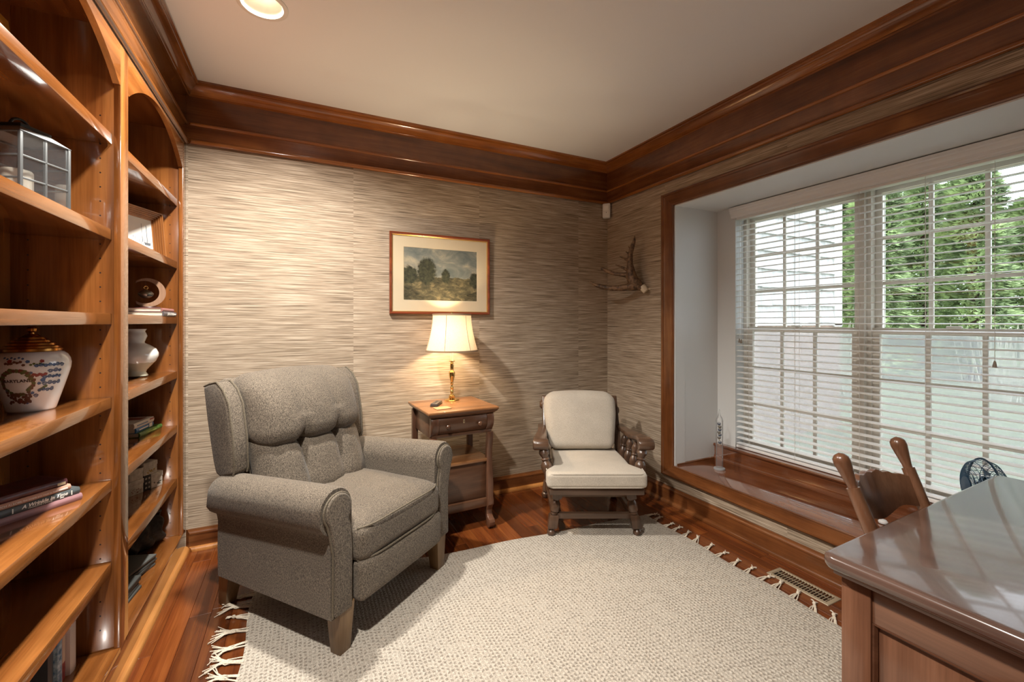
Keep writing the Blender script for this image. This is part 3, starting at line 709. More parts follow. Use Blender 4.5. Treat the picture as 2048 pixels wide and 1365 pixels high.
for sx in (-1, 1):
    BX('back_leg', wal_z, st, sx*.20-.018, sx*.20+.018, .155, .19, 0, TZ-.042, .002)
    sp_ = [(-.170,TZ-.165),(-.205,TZ-.165),(-.200,.55),(-.188,.50),(-.186,.44),(-.196,.36),(-.206,.28),(-.203,.20),(-.212,.175),(-.212,.15),(-.196,.135),(-.184,.11),(-.186,.085),(-.205,.068),(-.222,.060),(-.230,.044),(-.228,.024),(-.216,.008),(-.200,.002),(-.184,.008),(-.176,.022),(-.178,.036),(-.170,.05),(-.155,.075),(-.148,.11),(-.150,.14),(-.165,.16),(-.168,.3),(-.158,.44)]
    MB().prism(sp_, lambda p,q,a: (a, p, q), sx*.188-.019, sx*.188+.019).build('scroll_leg', wal_z, st, .002, smooth=40)
BX('shelf', waltop, st, -.19, .19, -.185, .18, .425, .445, .003)
BX('front_panel', wal_x, st, -.17, .17, -.165, -.15, .19, .428, .001); BX('bottom_rail', wal_x, st, -.17, .17, -.185, -.15, .135, .188, .003)
for sx in (-1, 1): BX('side_panel', wal_x, st, sx*.192-.008, sx*.192+.008, -.16, .17, .15, .43, .001)
BX('back_panel', wal_x, st, -.18, .18, .165, .178, .15, .43, .001); BX('floor_panel', wal_x, st, -.18, .18, -.15, .165, .155, .170, .001)

# ------------------------------------------------------------------ table lamp
lp = empty('table_lamp', (.945, 2.895, TZ)); tag(lp, 'lit brass candlestick lamp with flared linen shade on the walnut side table', 'lamp')
bp_ = [(.052,0),(.052,.004),(.048,.008),(.030,.011),(.020,.016),(.022,.022),(.021,.034),(.012,.040),(.009,.048),(.013,.056),(.012,.066),(.008,.072),(.011,.080),(.012,.090),(.008,.098),(.007,.108),(.012,.116),(.010,.122),(.009,.126),(.018,.160),(.022,.185),(.021,.196),(.014,.204),(.010,.210),(.012,.218),(.014,.238),(.012,.256),(.009,.262),(.010,.266),(.021,.270),(.021,.273),(0,.273)]
MB().lathe(bp_, 32).build('candlestick', brass, lp, smooth=28)
MB().lathe([(.010,.273),(.010,.375),(0,.376)], 20).build('candle_sleeve', wax, lp)
MB().lathe([(.004,.376),(.010,.385),(.012,.40),(.022,.43),(.026,.452),(.022,.474),(.010,.486),(0,.488)], 20).build('bulb', lampbulb_m, lp)
zb, zt = .345, .592
def shade_r(z): t = (z-zb)/(zt-zb); return .132 + (.178-.132)*(1-t)**1.7
NS = 16; prof = [(shade_r(zb+(zt-zb)*k/12), zb+(zt-zb)*k/12) for k in range(13)]
sh = MB().lathe(prof, 64, caps=False).build('shade', shade_m, lp, smooth=60)
trimm = plain('shade_trim_taupe', C(150,126,98), .8)
for z in (zb, zt): MB().lathe([(shade_r(z)+.0012,z-.006),(shade_r(z)+.0016,z+.006),(shade_r(z)-.001,z+.006),(shade_r(z)-.001,z-.006),(shade_r(z)+.0012,z-.006)], 64, caps=False).build('trim_band', trimm, sh)
for k in range(6):
    a = R(-YAW-90-8) + k*PI/3
    MB().tube([((shade_r(q)+.001)*math.cos(a), (shade_r(q)+.001)*math.sin(a), q) for _, q in prof], .0016, 5).build('rib_braid', trimm, sh)
MB().tube([(-.132,0,zt-.004),(0,0,zt-.006),(.132,0,zt-.004)], .0015, 5).build('spider', brass, lp)
MB().tube([(.0,.0,.376),(.035,0,.41),(.04,0,.50),(0,0,zt-.004)], .0014, 5).build('harp', brass, lp)
MB().lathe([(.004,zt-.006),(.006,zt+.002),(.009,zt+.008),(.006,zt+.014),(0,zt+.018)], 14).build('finial', brass, lp)
l = bpy.data.lights.new('lamp_light', 'POINT'); l.energy = LAMP_W; l.color = LAMP_COL; l.shadow_soft_size = .03
o = bpy.data.objects.new('lamp_light', l); COL.objects.link(o); o.location = (0,0,.455); o.parent = lp
# remote and coaster
rmt = empty('remote_control', (.80,2.775,TZ), R(58)); tag(rmt, 'small dark remote control lying on the side table', 'remote')
MB().prism([(-.026,.0005),(.026,.0005),(.021,.020),(-.021,.020)], lambda p,q,a: (a,p,q), -.062, .062).build('case', plain('remote_grey', C(70,62,56), .45), rmt, .004)
for k in range(3): MB().cbox((-.03+k*.028,0,.0205), (.012,.012,.003)).build('button', plain('remote_button_%d' % k, C(44,40,38), .5), rmt, .001)
cst = BX('coaster', speck('coaster_cork', C(176,128,84), C(196,150,104), 160, .8, .1), None, -.048,.048,-.038,.038,0,.006,.003); cst.location = (.800,2.645,TZ); cst.rotation_euler = (0,0,R(6)); tag(cst, 'tan rectangular coaster on the side table beside the remote', 'coaster')

# ------------------------------------------------------------------ picture on the back wall
pf = empty('framed_landscape', (.927, YB-.004, 1.664)); tag(pf, 'framed misty landscape print with cream mat above the lamp', 'picture')
PW, PH = .373, .286
fpz = [(0,0),(0,.022),(.004,.026),(.010,.024),(.016,.020),(.018,.014),(.018,0)]
MB().frame(fpz, -PW, PW, -PH, PH, lambda a,b,c: (a, -c, b)).build('frame', frm_m, pf, smooth=40)
MB().frame([(.0175,0),(.0175,.017),(.021,.013),(.021,0)], -PW, PW, -PH, PH, lambda a,b,c: (a, -c, b)).build('gilt_lip', plain('gilt', C(196,158,84), .3, .8), pf)
mt = MB().frame([(.020,.006),(.020,.0085),(.098,.0085),(.100,.006)], -PW, PW, -PH, PH-.0, lambda a,b,c: (a, -c, b)).build('mat', plain('cream_mat', C(222,208,180), .9), pf, smooth=0)
t = NT('landscape_print'); s = t.n('SeparateXYZ', {0: t.coords()}).outputs
v2 = t.n('CombineXYZ', {0: s[0], 1: s[2]}).outputs[0]
sky = t.ramp(t.noise(t.mapping(v2, (6,10,1)), 1, 5, .6, .6), [(.3, C(92,104,104)), (.5, C(134,138,130)), (.68, C(196,184,158))])
gnd = t.ramp(t.noise(t.mapping(v2, (16,34,1)), 1, 5, .7, .6), [(.32, C(44,44,32)), (.5, C(86,82,60)), (.64, C(128,116,84)), (.78, C(196,178,138))])
hor = t.math('ADD', t.math('MULTIPLY', t.noise(t.mapping(v2, (14,0,1)), 1, 3, .6), .05), -.045)
isg = t.math('LESS_THAN', s[2], hor)
def blob(cx, cz, rx, rz, amt=.45):
    dx = t.math('DIVIDE', t.math('SUBTRACT', s[0], cx), rx); dz = t.math('DIVIDE', t.math('SUBTRACT', s[2], cz), rz)
    d_ = t.math('SQRT', t.math('ADD', t.math('MULTIPLY', dx, dx), t.math('MULTIPLY', dz, dz)))
    return t.n('MapRange', {0: t.math('ADD', d_, t.math('MULTIPLY', t.noise(t.mapping(v2, (40,40,1)), 1, 6, .75), 1.1)), 1: 1.58, 2: 1.34}).outputs[0]
tree = t.math('MAXIMUM', t.math('MAXIMUM', blob(-.11,.02,.075,.105), blob(-.235,-.01,.07,.07)), t.math('MAXIMUM', blob(.03,-.01,.035,.055), blob(.255,-.03,.045,.06)))
leafc = t.ramp(t.noise(t.mapping(v2, (40,40,1)), 1, 4, .7), [(.35, C(34,38,30)), (.7, C(84,86,62))])
cc = t.mix(isg, sky, gnd); cc = t.mix(tree, cc, leafc); t.bsdf(Base_Color=cc, Roughness=.7)
MB().box(-PW+.096, PW-.096, -.0055, -.001, -PH+.094, PH-.094).build('print', t.m, pf)
MB().box(-PW+.018, PW-.018, -.011, -.0100, -PH+.018, PH-.018).build('glass', pic_glass, pf)

# ------------------------------------------------------------------ cushioned armchair
gc = empty('cushioned_armchair', (1.632, 2.197, 0), R(-YAW)); tag(gc, 'early-American armchair of dark turned wood with cream linen cushions, in the room corner', 'armchair')
for sx in (-1, 1):
    m = MB(); a = Vector((sx*.27, 0, .0)); b = Vector((sx*.222, .03, .285))
    m.turned(a, b, [(0,.006),(.02,.017),(.05,.025),(.085,.028),(.12,.025),(.15,.017),(.165,.014),(.19,.018)], 16)
    ax = (b-a).normalized()
    def sqp(t0, t1, hw, m=m, a=a, b=b):
        p, q = a.lerp(b, t0), a.lerp(b, t1); vs = []
        for c_, h_ in ((p, hw*.85), (p.lerp(q,.12), hw), (p.lerp(q,.88), hw), (q, hw*.85)):
            vs += [c_+Vector((-h_,-h_,0)), c_+Vector((h_,-h_,0)), c_+Vector((h_,h_,0)), c_+Vector((-h_,h_,0))]
        m.add(vs, [(3,2,1,0),(12,13,14,15)] + [(k*4+i, k*4+(i+1)%4, k*4+4+(i+1)%4, k*4+4+i) for k in range(3) for i in range(4)])
    sqp(.185, .46, .029)
    m.turned(a.lerp(b,.455), b, [(0,.020),(.05,.024),(.10,.022),(.14,.029),(.40,.031),(.50,.024),(.56,.020),(.60,.024),(.64,.024)], 16)
    sqp(.80, 1.0, .030)
    m.build('front_leg', dkw_z, gc, smooth=35)
    m = MB(); a2 = Vector((sx*.26, .60, 0)); b2 = Vector((sx*.222, .56, .285))
    m.turned(a2, b2, [(0,.010),(.02,.022),(.07,.029),(.13,.027),(.165,.016),(.20,.028),(.46,.028),(.5,.022),(.6,.031),(.75,.026),(.8,.030),(1,.030)], 12).build('back_leg', dkw_z, gc)
    MB().cbox((sx*.246,.31,.115), (.028,.56,.034)).build('side_stretcher', dkw_x, gc, .003)
    MB().cbox((sx*.225,.30,.268), (.034,.60,.036)).build('base_rail', dkw_x, gc, .003)
BX('front_stretcher', dkw_x, gc, -.235, .235, .004, .028, .105, .142, .004)
BX('back_stretcher', dkw_x, gc, -.235, .235, .572, .596, .105, .142, .004)
BX('apron', wood('armchair_apron', C(96,72,52), C(122,94,70), C(140,112,86), 'X', .4, .1), gc, -.21, .21, .05, .072, .222, .262, .002)
BX('seat_front_rail', dkw_x, gc, -.285, .285, -.085, -.035, .285, .326, .006)
BX('seat_back_rail', dkw_x, gc, -.25, .25, .46, .50, .285, .325, .004)
for sx in (-1, 1): MB().add([(sx*.285,-.06,.288),(sx*.245,-.06,.288),(sx*.215,.50,.288),(sx*.255,.50,.288),(sx*.285,-.06,.324),(sx*.245,-.06,.324),(sx*.215,.50,.324),(sx*.255,.50,.324)], [(0,3,2,1),(4,5,6,7),(0,1,5,4),(1,2,6,5),(2,3,7,6),(3,0,4,7)]).build('seat_side_rail', dkw_x, gc, .003)
# seat cushion, T shaped
def tcush(x, y, z):
    k = 1.0 if y < -.19 else (.80 if y > -.10 else 1.0-.20*((y+.19)/.09))
    k *= 1 - .06*max(0, y)/.27
    zz = z + (.014*(1-(x/.3)**2)*(1-(y/.28)**2) if z > 0 else 0)
    fold = -.006*sum(math.exp(-((y-c)/.012)**2) for c in (-.13,-.08,-.02))*math.exp(-((x+.22)/.05)**2) if z > 0 else 0
    return (x*k, y, zz+fold)
se = MB().rbox((.60,.56,.092), .024, 28, tcush, (0,.175,.376)).build('seat_cushion', linen, gc, smooth=60)
for dz in (.040, -.040):
    pts = []
    for q in range(41):
        t = q/40; x = -.29+.58*t; e = abs(2*t-1); pts.append((x, -.100 + .022*max(0,(e-.9)/.1)**2, .376+dz))
    pts = [(-.296,.02,.376+dz)] + pts + [(.296,.02,.376+dz)]
    MB().tube(pts, .0036, 6).build('piping', linen, se)
def bcush(x, y, z):
    w_ = (z+.185)/.37
    k = .88 + .12*min(1, w_*1.6)
    if w_ > .80: k *= 1-.10*((w_-.80)/.20)**2
    if y < 0: y -= .026*(1-(x/.26)**2)*(1-(z/.19)**2)
    return (x*k, y + (z+.185)*.34, z + (.012*(1-(x/.25)**2) if w_ > .7 else 0))
MB().rbox((.515,.12,.375), .055, 26, bcush, (-.020,.375,.622)).build('back_cushion', linen, gc, smooth=60)
# back frame behind the cushion
for sx in (-1, 1):
    ol = [(.44,.30),(.50,.30),(.52,.45),(.555,.56),(.60,.66),(.635,.745),(.625,.765),(.60,.765),(.575,.70),(.535,.61),(.49,.52),(.455,.42)]
    MB().prism(ol, lambda p,q,a: (a, p, q), sx*.262-.020, sx*.262+.020).build('back_post', dkw_z, gc, .006, smooth=50)
    MB().lathe([(0,-.026),(.022,-.026),(.032,-.016),(.034,0),(.032,.016),(.022,.026),(0,.026)], 16, (sx*.272,.610,.700 if sx < 0 else .655), Matrix.Rotation(R(90),3,'Y')).build('back_ear', dkw_z, gc)
ol = [(-.26,.70),(-.22,.755),(-.1,.785),(0,.79),(.1,.785),(.22,.755),(.26,.70),(.2,.69),(0,.70),(-.2,.69)]
MB().prism(ol, lambda p,q,a: (p, a + (q-.7)*.34, q), .600, .625).build('crest_rail', dkw_x, gc, .004)
for k in range(5): MB().add([(-.2+k*.1-.02,.47,.33),(-.2+k*.1+.02,.47,.33),(-.2+k*.1+.02,.615,.71),(-.2+k*.1-.02,.615,.71),(-.2+k*.1-.02,.482,.33),(-.2+k*.1+.02,.482,.33),(-.2+k*.1+.02,.627,.71),(-.2+k*.1-.02,.627,.71)], [(0,1,2,3),(4,7,6,5),(0,4,5,1),(1,5,6,2),(2,6,7,3),(3,7,4,0)]).build('back_slat', dkw_z, gc)
for sx in (-1, 1):
    # arm board, paddle shaped in plan, rolling over a front knuckle
    pl = [(.26,.56),(.315,.56),(.325,.40),(.350,.22),(.372,.10),(.372,.03),(.285,.03),(.285,.10),(.272,.25),(.262,.42)]
    m = MB().prism([(sx*p, q) for p, q in pl], lambda p,q,a: (p, q, a + .025*(q < .2) - .0*(q)), .540, .566)
    am = m.build('arm', dkw_x, gc, .006, smooth=45, segs=3)
    MB().turned((sx*.278,.035,.556), (sx*.378,.035,.556), [(0,.020),(.03,.030),(.10,.034),(.90,.034),(.97,.030),(1,.020)], 20).build('arm_knuckle', dkw_x, am)
    vase_ = [(0,.014),(.05,.018),(.10,.014),(.18,.013),(.42,.024),(.50,.022),(.58,.013),(.62,.019),(.66,.013),(.70,.016),(.78,.023),(.86,.020),(.94,.011),(1,.013)]
    fat = [(t_, r_*1.45) for t_, r_ in vase_]
    MB().turned((sx*.275,.02,.32), (sx*.315,.055,.550), fat, 18).build('front_arm_post', dkw_z, gc)
    for k in range(3):
        f_ = (k+1)/4.0; y = .055+.42*f_
        MB().turned((sx*(.270-.03*f_), y-.01, .32), (sx*(.312-.03*f_), y, .545), vase_, 14).build('arm_spindle', dkw_z, gc)

# ------------------------------------------------------------------ antler and motion sensor
def anp(zx, zy):
    u, v = 1140+zx/5.25, 380+zy/5.25; d = ray(u, v); k = .76
    s_ = (2.395 + k*2.58)/(d.x + k*d.y); return EYEV + d*s_
def antube(pts, rad, n=10):
    P = [anp(*p) for p in pts]; out = []; rr = []
    for i in range(len(P)-1):
        for q in range(4): f = q/4; out.append(P[i].lerp(P[i+1], f)); rr.append((rad[i]*(1-f)+rad[i+1]*f)*.00100)
    out.append(P[-1]); rr.append(rad[-1]*.00100)
    for _ in range(3): out = [out[0]] + [(out[i-1]+out[i]*2+out[i+1])/4 for i in range(1,len(out)-1)] + [out[-1]]
    return out, rr
an0 = anp(770,1030); an = empty('antler', an0); tag(an, 'brown moose antler mounted on the grasscloth wall near the corner', 'antler')
an.rotation_euler = (0,0,0)
m = MB()
for pts, rad in (([(760,1030),(700,995),(655,950),(640,880),(627,780),(632,680),(650,600),(675,540),(678,485)], [26,44,46,38,24,19,19,12,3]),
                 ([(700,1000),(600,1025),(480,1035),(380,1030),(290,1010),(205,966)], [44,28,22,20,17,4]),
                 ([(650,905),(560,890),(470,885),(400,860),(330,822)], [30,18,14,16,12]),
                 ([(640,860),(580,830),(530,808),(478,786)], [22,12,8,3]), ([(628,745),(580,725),(522,700)], [18,9,3]),
                 ([(630,680),(585,648)], [12,3]), ([(640,625),(612,594)], [10,3])):
    P, rr = antube(pts, rad); m.tube([p-an0 for p in P], rr, 10)
m.build('horn', antl, an, smooth=70)
P = [anp(*p)-an0 for p in ((752,1020),(800,1065))]
MB().tube([P[0]+Vector((.0,0,.004)), P[1]], [.030,.026], 8).build('cut_base', antl_w, an, .004)
MB().tube([Vector((.02,-.01,-.006)), Vector((XR+.002-an0.x,-.02,-.008))], .008, 8).build('wall_peg', antl_w, an)
sn = empty('motion_sensor', (XR-.037, YB-.037, 2.222), R(-45)); tag(sn, 'small white motion sensor in the corner under the frieze', 'sensor')
MB().rbox((.066,.046,.126), .010, 8, None, (0,-.008,.063)).build('case', plast, sn)
MB().rbox((.050,.012,.044), .005, 6, None, (0,-.030,.084)).build('lens', plain('sensor_lens', C(236,234,228), .3), sn)
MB().box(-.002,.002,-.0325,-.030,.042,.050).build('led', dark_hole, sn)

# ------------------------------------------------------------------ galileo thermometer and items on the window seat
gt = empty('glass_thermometer', (2.662, 2.129, RZ0)); tag(gt, 'tall glass tube thermometer with floating bulbs standing on the window seat', 'thermometer')
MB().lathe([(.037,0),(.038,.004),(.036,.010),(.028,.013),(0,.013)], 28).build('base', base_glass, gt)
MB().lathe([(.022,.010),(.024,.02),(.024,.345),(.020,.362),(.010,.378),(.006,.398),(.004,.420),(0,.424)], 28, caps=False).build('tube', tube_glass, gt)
blue = plain('navy_liquid', C(28,58,92), .1); olive = plain('amber_liquid', C(96,84,60), .1)
for i, (z, mt_, dx) in enumerate(((.322,blue,-.004),(.300,olive,.003),(.280,blue,.003),(.262,olive,-.004),(.243,blue,.004),(.224,olive,-.003),(.190,blue,.004))):
    fb = MB().lathe([(0,-.012),(.008,-.010),(.012,-.003),(.0125,0)], 14, (dx,0,z), caps=False).build('float', mt_, gt)
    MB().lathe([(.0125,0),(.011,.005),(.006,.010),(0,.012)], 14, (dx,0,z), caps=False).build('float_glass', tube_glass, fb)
    MB().lathe([(.0042,-.020),(.0042,-.013)], 8, (dx,0,z)).build('tag', plain('float_tag_%d' % i, C(186,170,130), .3, .9), fb)
wp = MB().lathe([(.012,0),(.020,.004),(.021,.012),(.014,.020),(0,.023)], 18).build('white_knob', porc); wp.location = (2.70, 1.185, RZ0); tag(wp, 'small round white knob lying on the window seat behind the desk chair', 'knob')

# ------------------------------------------------------------------ fan
fn_ = empty('desk_fan', (2.65, .80, RZ0), R(-138)); tag(fn_, 'dark navy caged table fan standing on the window seat behind the desk', 'fan')
navy = plain('fan_navy', C(46,76,100), .35, .2)
MB().lathe([(.075,0),(.078,.006),(.072,.016),(.040,.028),(.016,.040),(.014,.235),(.020,.25),(0,.255)], 24).build('base', navy, fn_)
FZ = .328; RC = .118
mt_ = Matrix.Rotation(R(90), 3, 'X')   # axis toward local -y (front)
MB().lathe([(0,-.07),(.030,-.065),(.045,-.04),(.045,.02),(.03,.03),(0,.032)], 20, (0,.02,FZ), mt_).build('motor', navy, fn_)
for nm, sg in (('front_grille', -1), ('rear_grille', 1)):
    m = MB()
    for k in range(1, 9):
        f_ = k/8; rr = RC*f_; dep = .055*math.sqrt(max(0, 1-f_**3))
        m.tube([(rr*math.cos(2*PI*q/36), sg*dep, FZ+rr*math.sin(2*PI*q/36)) for q in range(37)], .0012 if k < 8 else .004, 5)
    for k in range(60 if sg < 0 else 36):
        a = 2*PI*k/(60 if sg < 0 else 36); pts = []
        for q in range(7):
            f_ = .2+.8*q/6; aa = a + (f_-.2)*.9*sg; pts.append((RC*f_*math.cos(aa), sg*.055*math.sqrt(max(0,1-f_**3)), FZ+RC*f_*math.sin(aa)))
        m.tube(pts, .0011, 4)
    m.build(nm, navy, fn_)
MB().lathe([(0,.0),(.034,.001),(.036,.006),(0,.008)], 24, (0,-.056,FZ), mt_).build('badge', navy, fn_)
for k in range(4):
    a0 = k*2*PI/4; m = MB(); vs = []
    for i in range(6):
        for j in range(2):
            rr = .03+.085*i/5; aa = a0 + (j-.5)*(.9+.8*i/5); vs.append((rr*math.cos(aa), (.018 if j else -.018), FZ+rr*math.sin(aa)))
    m.add(vs, [(i*2, i*2+1, i*2+3, i*2+2) for i in range(5)]).build('blade', navy, fn_)

# ------------------------------------------------------------------ desk
dk = empty('desk', (1.140, .630, 0), R(1.9)); tag(dk, 'large walnut-brown writing desk with panelled end and polished top', 'desk')
DW, DL, DZ = 1.17, 1.45, .76
def rounded(x0, x1, y0, y1, r, n=6):
    out = []
    for cx, cy, a0 in ((x1-r, y1-r, 0), (x0+r, y1-r, 90), (x0+r, y0+r, 180), (x1-r, y0+r, 270)):
        for k in range(n+1): a = R(a0+90*k/n); out.append((cx+r*math.cos(a), cy+r*math.sin(a)))
    return out
def slab(rads):
    m = MB(); rows = [[(p[0], p[1], z) for p in rounded(0+i, DW-i, -DL+i, 0-i, max(.004, .028-i))] for i, z in rads]; n = len(rows[0]); vs = sum(rows, [])
    return m.add(vs, [tuple(range(n-1,-1,-1)), tuple((len(rows)-1)*n+j for j in range(n))] + [(k*n+j, k*n+(j+1)%n, (k+1)*n+(j+1)%n, (k+1)*n+j) for k in range(len(rows)-1) for j in range(n)])
slab([(.016,DZ-.036),(.006,DZ-.032),(.001,DZ-.024),(0,DZ-.016),(.001,DZ-.008),(.004,DZ-.003),(.010,DZ)]).build('desk_top', desk_y, dk, smooth=40)
BX('under_moulding', desk_r, dk, .020, DW-.02, -DL+.02, -.02, DZ-.048, DZ-.034, .003)
for x0, x1 in ((.032, .092), (DW-.092, DW-.032)):
    for y0, y1 in ((-.092,-.032), (-DL+.032,-DL+.092)): BX('corner_post', desk_z, dk, x0, x1, y0, y1, 0, DZ-.046, .003)
for xa in (.038, DW-.058):
    BX('end_top_rail', desk_r, dk, xa, xa+.020, -DL+.09, -.09, DZ-.130, DZ-.046, .002)
    BX('end_bottom_rail', desk_r, dk, xa, xa+.020, -DL+.09, -.09, .06, .13, .002)
    BX('end_panel', desk_z, dk, xa+.009, xa+.016, -DL+.09, -.09, .12, DZ-.125, .001)
    MB().frame([(0,0),(0,.010),(.004,.009),(.009,.003),(.009,0)], -DL+.092, -.092, .13, DZ-.13, lambda a,b,c: (xa+.009-(c if xa < .5 else -c-.007), a, b)).build('panel_moulding', desk_r, dk)
BX('kneehole_apron', desk_r, dk, .09, DW-.09, -.062, -.042, DZ-.11, DZ-.046, .002)
BX('modesty_panel', desk_z, dk, .09, DW-.09, -DL+.045, -DL+.065, .06, DZ-.046, .002)
# ------------------------------------------------------------------ desk chair
ch = empty('desk_chair', (1.715, .62, 0), R(3)); tag(ch, 'wooden side chair with knob-topped posts tucked behind the desk', 'chair')
for sx in (-1, 1):
    b0 = Vector((sx*.165, .0, 0)); b1 = Vector((sx*.172, -.005, .45)); tp_ = Vector((sx*.192, .132, .815))
    m = MB()
    m.tube([b0, b1, b1.lerp(tp_,.5), tp_], [.017,.021,.020,.0185], 12)
    d_ = (tp_-b1).normalized(); fin = tp_ + d_*.105
    m.turned(tp_-d_*.002, fin, [(0,.013),(.05,.013),(.12,.0135),(.45,.019),(.72,.0235),(.86,.0225),(.95,.015),(1,.002)], 16)
    m.build('back_post', chr_z, ch, smooth=45)
    MB().turned((sx*.195,-.40,0), (sx*.185,-.385,.44), [(0,.014),(.3,.018),(.6,.020),(.9,.022),(1,.018)], 12).build('front_leg', chr_z, ch)
    MB().tube([(sx*.178,.0,.17),(sx*.19,-.39,.17)], .010, 8).build('side_rung', chr_z, ch)
MB().tube([(-.19,-.39,.24),(.19,-.39,.24)], .010, 8).build('front_rung', chr_z, ch)
m = MB(); vs = []; n = 28; zb_, K_ = .685, 4
for i in range(n+1):
    u = -1+2*i/n; x = u*.186; bow = .048*(1-u*u)
    top = .800 + .020*math.exp(-(u/.16)**2) + .020*math.exp(-((abs(u)-.30)/.14)**2) + .010*math.exp(-((abs(u)-.55)/.08)**2) - .012*max(0,abs(u)-.8)/.2
    bot = .700 - .016*math.exp(-(u/.35)**2) + .008*math.exp(-((abs(u)-.6)/.2)**2)
    for z in (bot, top):
        y = (z-.45)/.365*.137 - .005 + bow
        vs += [(x, y-.008, z), (x, y+.008, z)]
fs = []
for i in range(n):
    a = i*4; b = a+4; fs += [(a,b,b+2,a+2), (a+1,a+3,b+3,b+1), (a+2,b+2,b+3,a+3), (a,a+1,b+1,b)]
fs += [(0,2,3,1), (n*4,n*4+1,n*4+3,n*4+2)]
m.add(vs, fs).build('crest_rail', chr_z, ch, .002, smooth=40)
MB().rbox((.40,.40,.032), .012, 10, lambda x,y,z: (x*(1-.12*(y+.2)/.4), y, z), (0,-.205,.450)).build('seat', chr_z, ch)

# ------------------------------------------------------------------ floor register
fv = empty('floor_register', (2.262, 1.330, 0)); tag(fv, 'beige metal floor vent register beside the rug and baseboard', 'vent')
vm = plain('register_beige', C(168,152,128), .5, .3)
MB().frame([(0,.0003),(.002,.004),(.018,.006),(.020,.001)], -.056, .056, -.15, .15, lambda a,b,c: (a, b, c)).build('frame', vm, fv, .001)
MB().box(-.040,-.038,-.134,.134,-.32,-.001).box(.038,.040,-.134,.134,-.32,-.001).box(-.038,.038,-.134,-.132,-.32,-.001).box(-.038,.038,.132,.134,-.32,-.001).box(-.04,.04,-.134,.134,-.322,-.32).build('duct', plain('duct_sheet_metal', C(120,120,118), .5, .6), fv)
for k in range(19): MB().cbox((0, -.126+k*.014, .0034), (.074,.0032,.004)).build('louver', vm, fv)
MB().cbox((-.0,-.0,.0046), (.003,.262,.002)).build('centre_bar', vm, fv)
# ------------------------------------------------------------------ things in the bookcase
def book(loc, rz, L, W, T, cover, label, cat='book', group=None, page=True, upright=False, tilt=0):
    # local: spine along +x centred at y=0 facing -y, pages behind; lies flat (or stands on its end when upright)
    e = empty('book', loc, rz); tag(e, label, cat, group)
    q = .0022
    def mp(p): 
        p = Vector(p)
        if upright: p = Matrix.Rotation(R(-90), 3, 'Y') @ p
        if tilt: p = Matrix.Rotation(tilt, 3, 'Y') @ p
        return p
    m = MB(); n = 7; arc = [(.004*math.sin(PI*k/(n-1)), T*k/(n-1)) for k in range(n)]
    ol = [(-a, z) for a, z in arc] + [(W, T), (W, T-q), (.004, T-q), (.004, q), (W, q), (W, 0)]
    m.prism(ol, lambda p,z,a: mp((a, p, z)), 0, L).build('cover', cover, e, smooth=40)
    t_ = MB().box(.003, L-.003, .004, W-.004, q, T-q); t_.v = [tuple(mp(p)) for p in t_.v]; t_.build('pages', paper_m, e)
    return e, mp
def spine_text(e, mp, body, size, mat, x, z, **k):
    return put_text(body, size, mat, e, None, fn=lambda c: mp((x + c.x, -.0046, z + c.y)), **k)
wht = plain('white_print', C(232,230,224), .6); blk = plain('black_print', C(40,36,34), .6); gld = plain('gilt_print', C(190,170,140), .4, .3)
# stack of four on the fourth shelf of the middle bay
hd = R(90-37.8)
sd = Vector((math.cos(hd), math.sin(hd), 0)); e0 = Vector((-.640, 1.893, .743))
specs = [(.205,.120,.021,plain('book_mauve', C(150,112,116), .45),'mauve cloth book at the bottom of the low shelf stack',0.0),
         (.205,.120,.021,plain('book_charcoal', C(74,80,82), .4),'charcoal book with white italic title in the shelf stack',.004),
         (.190,.118,.017,plain('book_tan', C(186,142,122), .45),'tan book with white lettering second from the top of the stack',.026),
         (.190,.122,.020,speck('book_maroon', C(66,30,34), C(92,46,48), 30, .35, .1),'dark maroon leather book on top of the shelf stack',.033)]
z = .743
for i, (L, W, T, mt_, lb, inset) in enumerate(specs):
    p = e0 - sd*(L+inset) + Vector((-sd.y, sd.x, 0))*(.004*i); p.z = z
    e, mp = book(p, hd, L, W, T, mt_, lb, 'book', 'stacked books on the middle bay shelf')
    if i == 1:
        spine_text(e, mp, 'A Wrinkle In Time', .0145, wht, L*.56, T*.62, shear=.28, bold=.0004)
        spine_text(e, mp, "MADELEINE L'ENGLE", .0062, wht, L*.50, T*.24); MB().box(L*.735,L*.785,-.0047,-.0042,T*.17,T*.30).build('print_block', wht, e)
        for xx in (L*.19, L*.885): MB().box(xx-.0014, xx+.0014, -.0047, -.0042, T*.18, T*.84).build('spine_bar', wht, e)
    if i == 2:
        spine_text(e, mp, 'MITCH ALBOM', .0085, wht, L*.20, T*.5); spine_text(e, mp, 'the five people you meet in heaven', .0072, wht, L*.585, T*.5)
        MB().box(L*.83, L*.95, -.0047, -.0042, T*.36, T*.62).build('publisher_block', wht, e)
    if i == 3: MB().box(L*.86, L*.97, -.0047, -.0042, T*.2, T*.6).build('spine_label', gld, e)
    z += T
